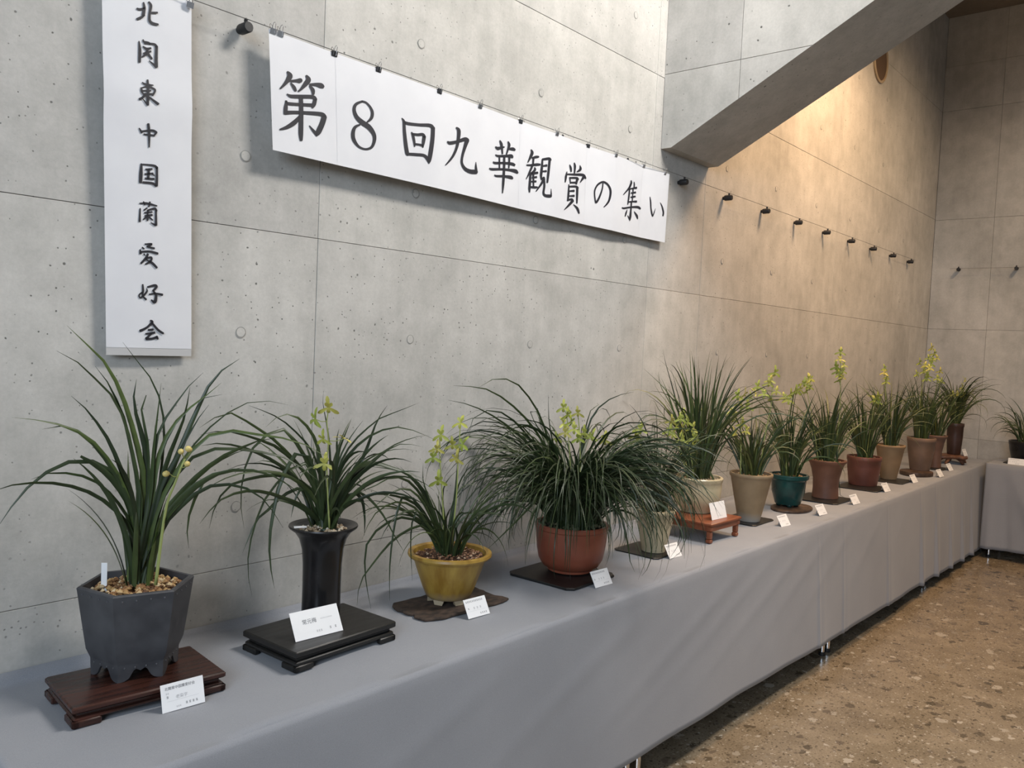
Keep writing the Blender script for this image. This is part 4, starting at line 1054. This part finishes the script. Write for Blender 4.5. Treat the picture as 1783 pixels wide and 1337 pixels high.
for k in range(4):
    a = k*math.pi/2+.6; b = MB(); b.lathe([(.010, 0), (.013, .004), (.016, .014)], 10); q = b.build('pot_foot', bpy.data.materials['teal_glaze'], t8, True); q.location = (.044*math.cos(a), .044*math.sin(a), 0)
brown = mat('brown_clay', (.14, .07, .045), .6, build=pot_b((.125, .052, .030), (.205, .092, .055), 9, (.45, .65)))
simple(9, (4.670, -.315), TT+.0065, .070, .103, .212, 'orchid with a tall yellow flower spike in a brown flared pot with notched foot', brown, M['gravel'], flared,
       [(50, .26, .44, 68, 88, 15, 70, .050, .009, .013), (22, .26, .42, 58, 80, 80, 150, .050, .008, .011)],
       [(q8([(200, 830), (240, 600), (250, 350), (250, 130)]), q8([(250, 130), (245, 180), (220, 230), (270, 220), (240, 280), (260, 300), (235, 320), (225, 260), (265, 260)]), .04), (q8([(100, 830), (60, 600), (20, 400)]), q8([(30, 310), (20, 350), (10, 400), (40, 370)]), .03)])
P9 = [o for o in COL.objects if 'notched foot' in o.get('label', '')][0]
traced(P9, P9.location.z+.20, random.Random(5), [(1473, 922), (1465, 880), (1461, 840), (1457, 790), (1452, 745), (1444, 735), (1440, 765)], .009, dirn=(.35, -1))
traced(P6, P6.location.z+.145, random.Random(6), [(1243, 874), (1248, 852), (1243, 835), (1234, 818), (1226, 812)], .012, dirn=(.25, -1))
simple(10, (5.350, -.300), TT+.0065, .081, .101, .178, 'orchid in a broad red-brown rounded pot', mat('redbrown_clay', (.17, .055, .035), .5, build=pot_b((.13, .042, .027), (.205, .07, .045), 8, (.4, .55))), M['gravel_brown'], straight,
       [(46, .26, .46, 70, 89, 12, 70, .045, .009, .013), (16, .28, .5, 60, 80, 80, 140, .045, .008, .011)], [(q8([(430, 800), (470, 560), (500, 430)]), q8([(500, 440), (460, 430), (520, 420), (480, 460), (510, 470)]), .04)])
simple(11, (5.765, -.330), TT+.0065, .048, .092, .226, 'orchid in a pale tan tapered pot between two brown pots', mat('tan_clay', (.28, .20, .12), .7, build=pot_b((.25, .155, .078), (.35, .225, .118), 8, (.6, .8))), M['gravel_pale'], taper,
       [(46, .24, .46, 68, 89, 12, 80, .040, .009, .013), (14, .28, .46, 60, 80, 80, 140, .045, .008, .011)], [(q8([(560, 730), (560, 500), (555, 250)]), q8([(550, 270), (560, 330), (550, 240), (565, 300)]), .03)])
simple(12, (6.285, -.384), TT+.0265, .062, .093, .228, 'orchid with a high yellow flower spike in a grey-brown straight pot on the round stand', mat('greybrown_clay', (.15, .10, .07), .65, build=pot_b((.14, .085, .055), (.215, .135, .09), 9, (.5, .7))), M['gravel_pale'], straight,
       [(50, .24, .46, 68, 89, 12, 90, .045, .009, .013)], [(q8([(790, 690), (800, 420), (840, 260), (880, 100)]), q8([(870, 100), (890, 140), (850, 170), (830, 220), (880, 180), (860, 240), (910, 170), (790, 200), (820, 260), (850, 290), (770, 280), (870, 210), (840, 310)]), .03)])
simple(13, (6.720, -.376), TT+.0065, .042, .072, .240, 'orchid in a slim brown flared pot near the corner', mat('slim_brown', (.14, .075, .05), .6, build=pot_b((.105, .055, .036), (.17, .09, .06), 9, (.5, .65))), M['gravel'], flared,
       [(46, .22, .42, 64, 88, 20, 110, .040, .009, .012)], [(q8([(950, 680), (930, 450), (930, 260)]), q8([(930, 260), (915, 310), (940, 330)]), .02)])
simple(14, (7.235, -.382), TT+.0675, .046, .062, .245, 'spreading orchid in a tall dark brown pot on the root-wood stand', mat('dark_brown_glaze', (.05, .025, .018), .4, build=pot_b((.035, .018, .013), (.07, .035, .025), 8, (.3, .5))), M['gravel_brown'], straight,
       [(34, .24, .42, 62, 88, 20, 90, .032, .009, .013), (42, .30, .52, 50, 80, 90, 170, .032, .008, .012)], [(q8([(1040, 600), (1050, 480), (1095, 330)]), q8([(1100, 320), (1080, 370), (1050, 420), (1090, 430), (1020, 420)]), .03)])
simple(15, (7.48, -.862), .7415, .118, .150, .165, 'short bushy orchid in a wide black pot on the end table', mat('black_pot', (.010, .010, .012), .3, build=pot_b((.007, .007, .008), (.017, .017, .02), 8, (.25, .4))), M['gravel_brown'], straight,
       [(60, .20, .34, 55, 86, 40, 150, .085, .008, .011)], [])

# ------------------------------------------------------------------ name cards
def text_mesh(name, s, size, mt, parent, loc):
    cu = bpy.data.curves.new(name, 'FONT'); cu.body = s; cu.size = size; cu.resolution_u = 2
    to = bpy.data.objects.new(name, cu); COL.objects.link(to)
    dg = bpy.context.evaluated_depsgraph_get(); me = bpy.data.meshes.new_from_object(to.evaluated_get(dg)); bpy.data.objects.remove(to)
    if len(me.vertices) == 0: return None
    me.materials.clear(); me.materials.append(mt)
    o = bpy.data.objects.new(name, me); COL.objects.link(o); o.parent = parent
    o.location = loc; return o
def name_card(px, z, w, h, rz, lean, label, style):
    P = at_z(px[0], px[1], z)
    t = empty('name_card', (P[0], P[1], z), rz); tag(t, label, 'card', 'name cards along the table')
    L = math.radians(lean); s, c = math.sin(L), math.cos(L); th = .0006
    f = MB(); f.box((0, 0, 0), (w, th, h)); front = f.build('card_front', M['card'], t); front.rotation_euler = (-L, 0, 0)
    bk = MB(); bk.box((w*.42, 0, 0), (w*.58, th, h*c*.96)); k = bk.build('card_strut', M['card'], t); k.location = (0, h*s*1.3+.001, 0); k.rotation_euler = (math.atan2(.3*s, c), 0, 0)
    def line(x0, x1, zz, hh, mt=M['print']):
        b = MB(); b.add([(x0, -.0002, zz), (x1, -.0002, zz), (x1, -.0002, zz+hh), (x0, -.0002, zz+hh)], [(0, 1, 2, 3)]); b.build('printed_line', mt, front)
    def txt(s_, size, x, zz, mt=M['print']):
        o = text_mesh('printed_text', s_, size, mt, front, (x, -.0003, zz))
        if o: o.rotation_euler = (math.pi/2, 0, 0)
    def marks(x0, zz, n, cw, hh, gap, mt=M['print'], seed=1):      # small unreadable characters
        r = random.Random(seed)
        b = MB()
        for i in range(n):
            x = x0+i*(cw+gap)
            for q in range(3):
                zq = zz+hh*q/2.4; b.add([(x, -.0002, zq), (x+cw*r.uniform(.7, 1), -.0002, zq), (x+cw*r.uniform(.7, 1), -.0002, zq+hh*.16), (x, -.0002, zq+hh*.16)], [(0, 1, 2, 3)])
            xm = x+cw*r.uniform(.3, .6); b.add([(xm, -.0002, zz), (xm+cw*.16, -.0002, zz), (xm+cw*.16, -.0002, zz+hh), (xm, -.0002, zz+hh)], [(0, 1, 2, 3)])
        b.build('printed_text', mt, front)
    if style == 'cultivar1':
        txt('北関東中国蘭愛好会', .0072, .008, h-.0125); txt('老染字', .0085, .030, h*.42, M['print_light']); line(.012, w-.012, h*.36, .0003, M['print_light'])
        marks(.010, h*.62, 2, .003, .003, .0008, M['print_light']); marks(.011, h*.48, 1, .0045, .0045, .001); marks(.030, h*.10, 3, .003, .003, .0006, M['print_light']); marks(.050, h*.14, 4, .0045, .0045, .0028)
    elif style == 'cultivar2':
        txt('常元梅', .0135, .028, h*.52, M['print']); marks(.080, h*.58, 9, .003, .0022, .0008, M['print_light']); marks(.062, h*.16, 3, .0048, .005, .0012, M['print_light']); marks(.100, h*.18, 2, .005, .0055, .010, M['print'])
    elif style == 'big':
        marks(.04, h*.5, 1, .006, .008, .002, M['print_light']); marks(.055, h*.14, 5, .004, .005, .003, M['print_light'])
    else:
        marks(.007, h-.011, 11, .0045, .005, .0016); marks(.030, h*.42, 3, .006, .006, .006, M['print_light'], style); marks(.009, h*.45, 1, .0045, .0045, .001)
        line(.010, w-.010, h*.34, .0003, M['print_light']); marks(.050, h*.12, 4, .0045, .0045, .0025, M['print'], style+9)
cs = [((283, 1243), TT, .091, .056, 'white printed name card before the hexagonal charcoal pot', 'cultivar1'),
      ((515, 1118), TT+.051, .135, .070, 'wide cream name card leaning on the black lacquered stand', 'cultivar2'),
      ((816, 1078), TT, .085, .055, 'white printed name card before the mustard yellow pot', 3),
      ((1037, 1024), TT, .091, .055, 'white name card before the terracotta bowl, crossed by a hanging leaf', 4),
      ((1166, 973), TT, .085, .055, 'white name card before the tall cream pot', 5),
      ((1240, 906), TT+.086, .120, .072, 'wide cream card on the red table-shaped stand', 'big'),
      ((1361, 918), TT, .091, .055, 'white name card before the sandy clay pot', 6), ((1427, 898), TT, .091, .055, 'white name card before the teal pot on the wood slice', 7),
      ((1486, 879), TT, .091, .055, 'white name card before the brown flared pot', 8), ((1541, 857), TT, .091, .055, 'white name card before the broad red-brown pot', 9),
      ((1590, 841), TT, .091, .055, 'white name card before the pale tan pot', 10), ((1636, 831), TT, .091, .055, 'white name card before the round stand', 11), ((1653, 820), TT, .091, .055, 'white name card before the slim brown pot', 12)]
for px, z, w, h, lab, st in cs: name_card(px, z, w, h, math.radians(-4), 16 if st in ('big', 'cultivar1') else 30, lab, st)
def fixed_card(loc, rz, w, h, label, st):
    q = name_card.__globals__['at_z']; 
    global at_z
    old = at_z; at_z = lambda a, b_, c_: np.array([loc[0], loc[1], loc[2]]); name_card((0, 0), loc[2], w, h, rz, 22, label, st); at_z = old
fixed_card((7.16, -.475, TT+.067), math.radians(-4), .085, .055, 'white name card on the root-wood stand', 13)
fixed_card((7.30, -.745, .734), math.radians(-90), .12, .05, 'white name card before the black pot on the end table', 14)
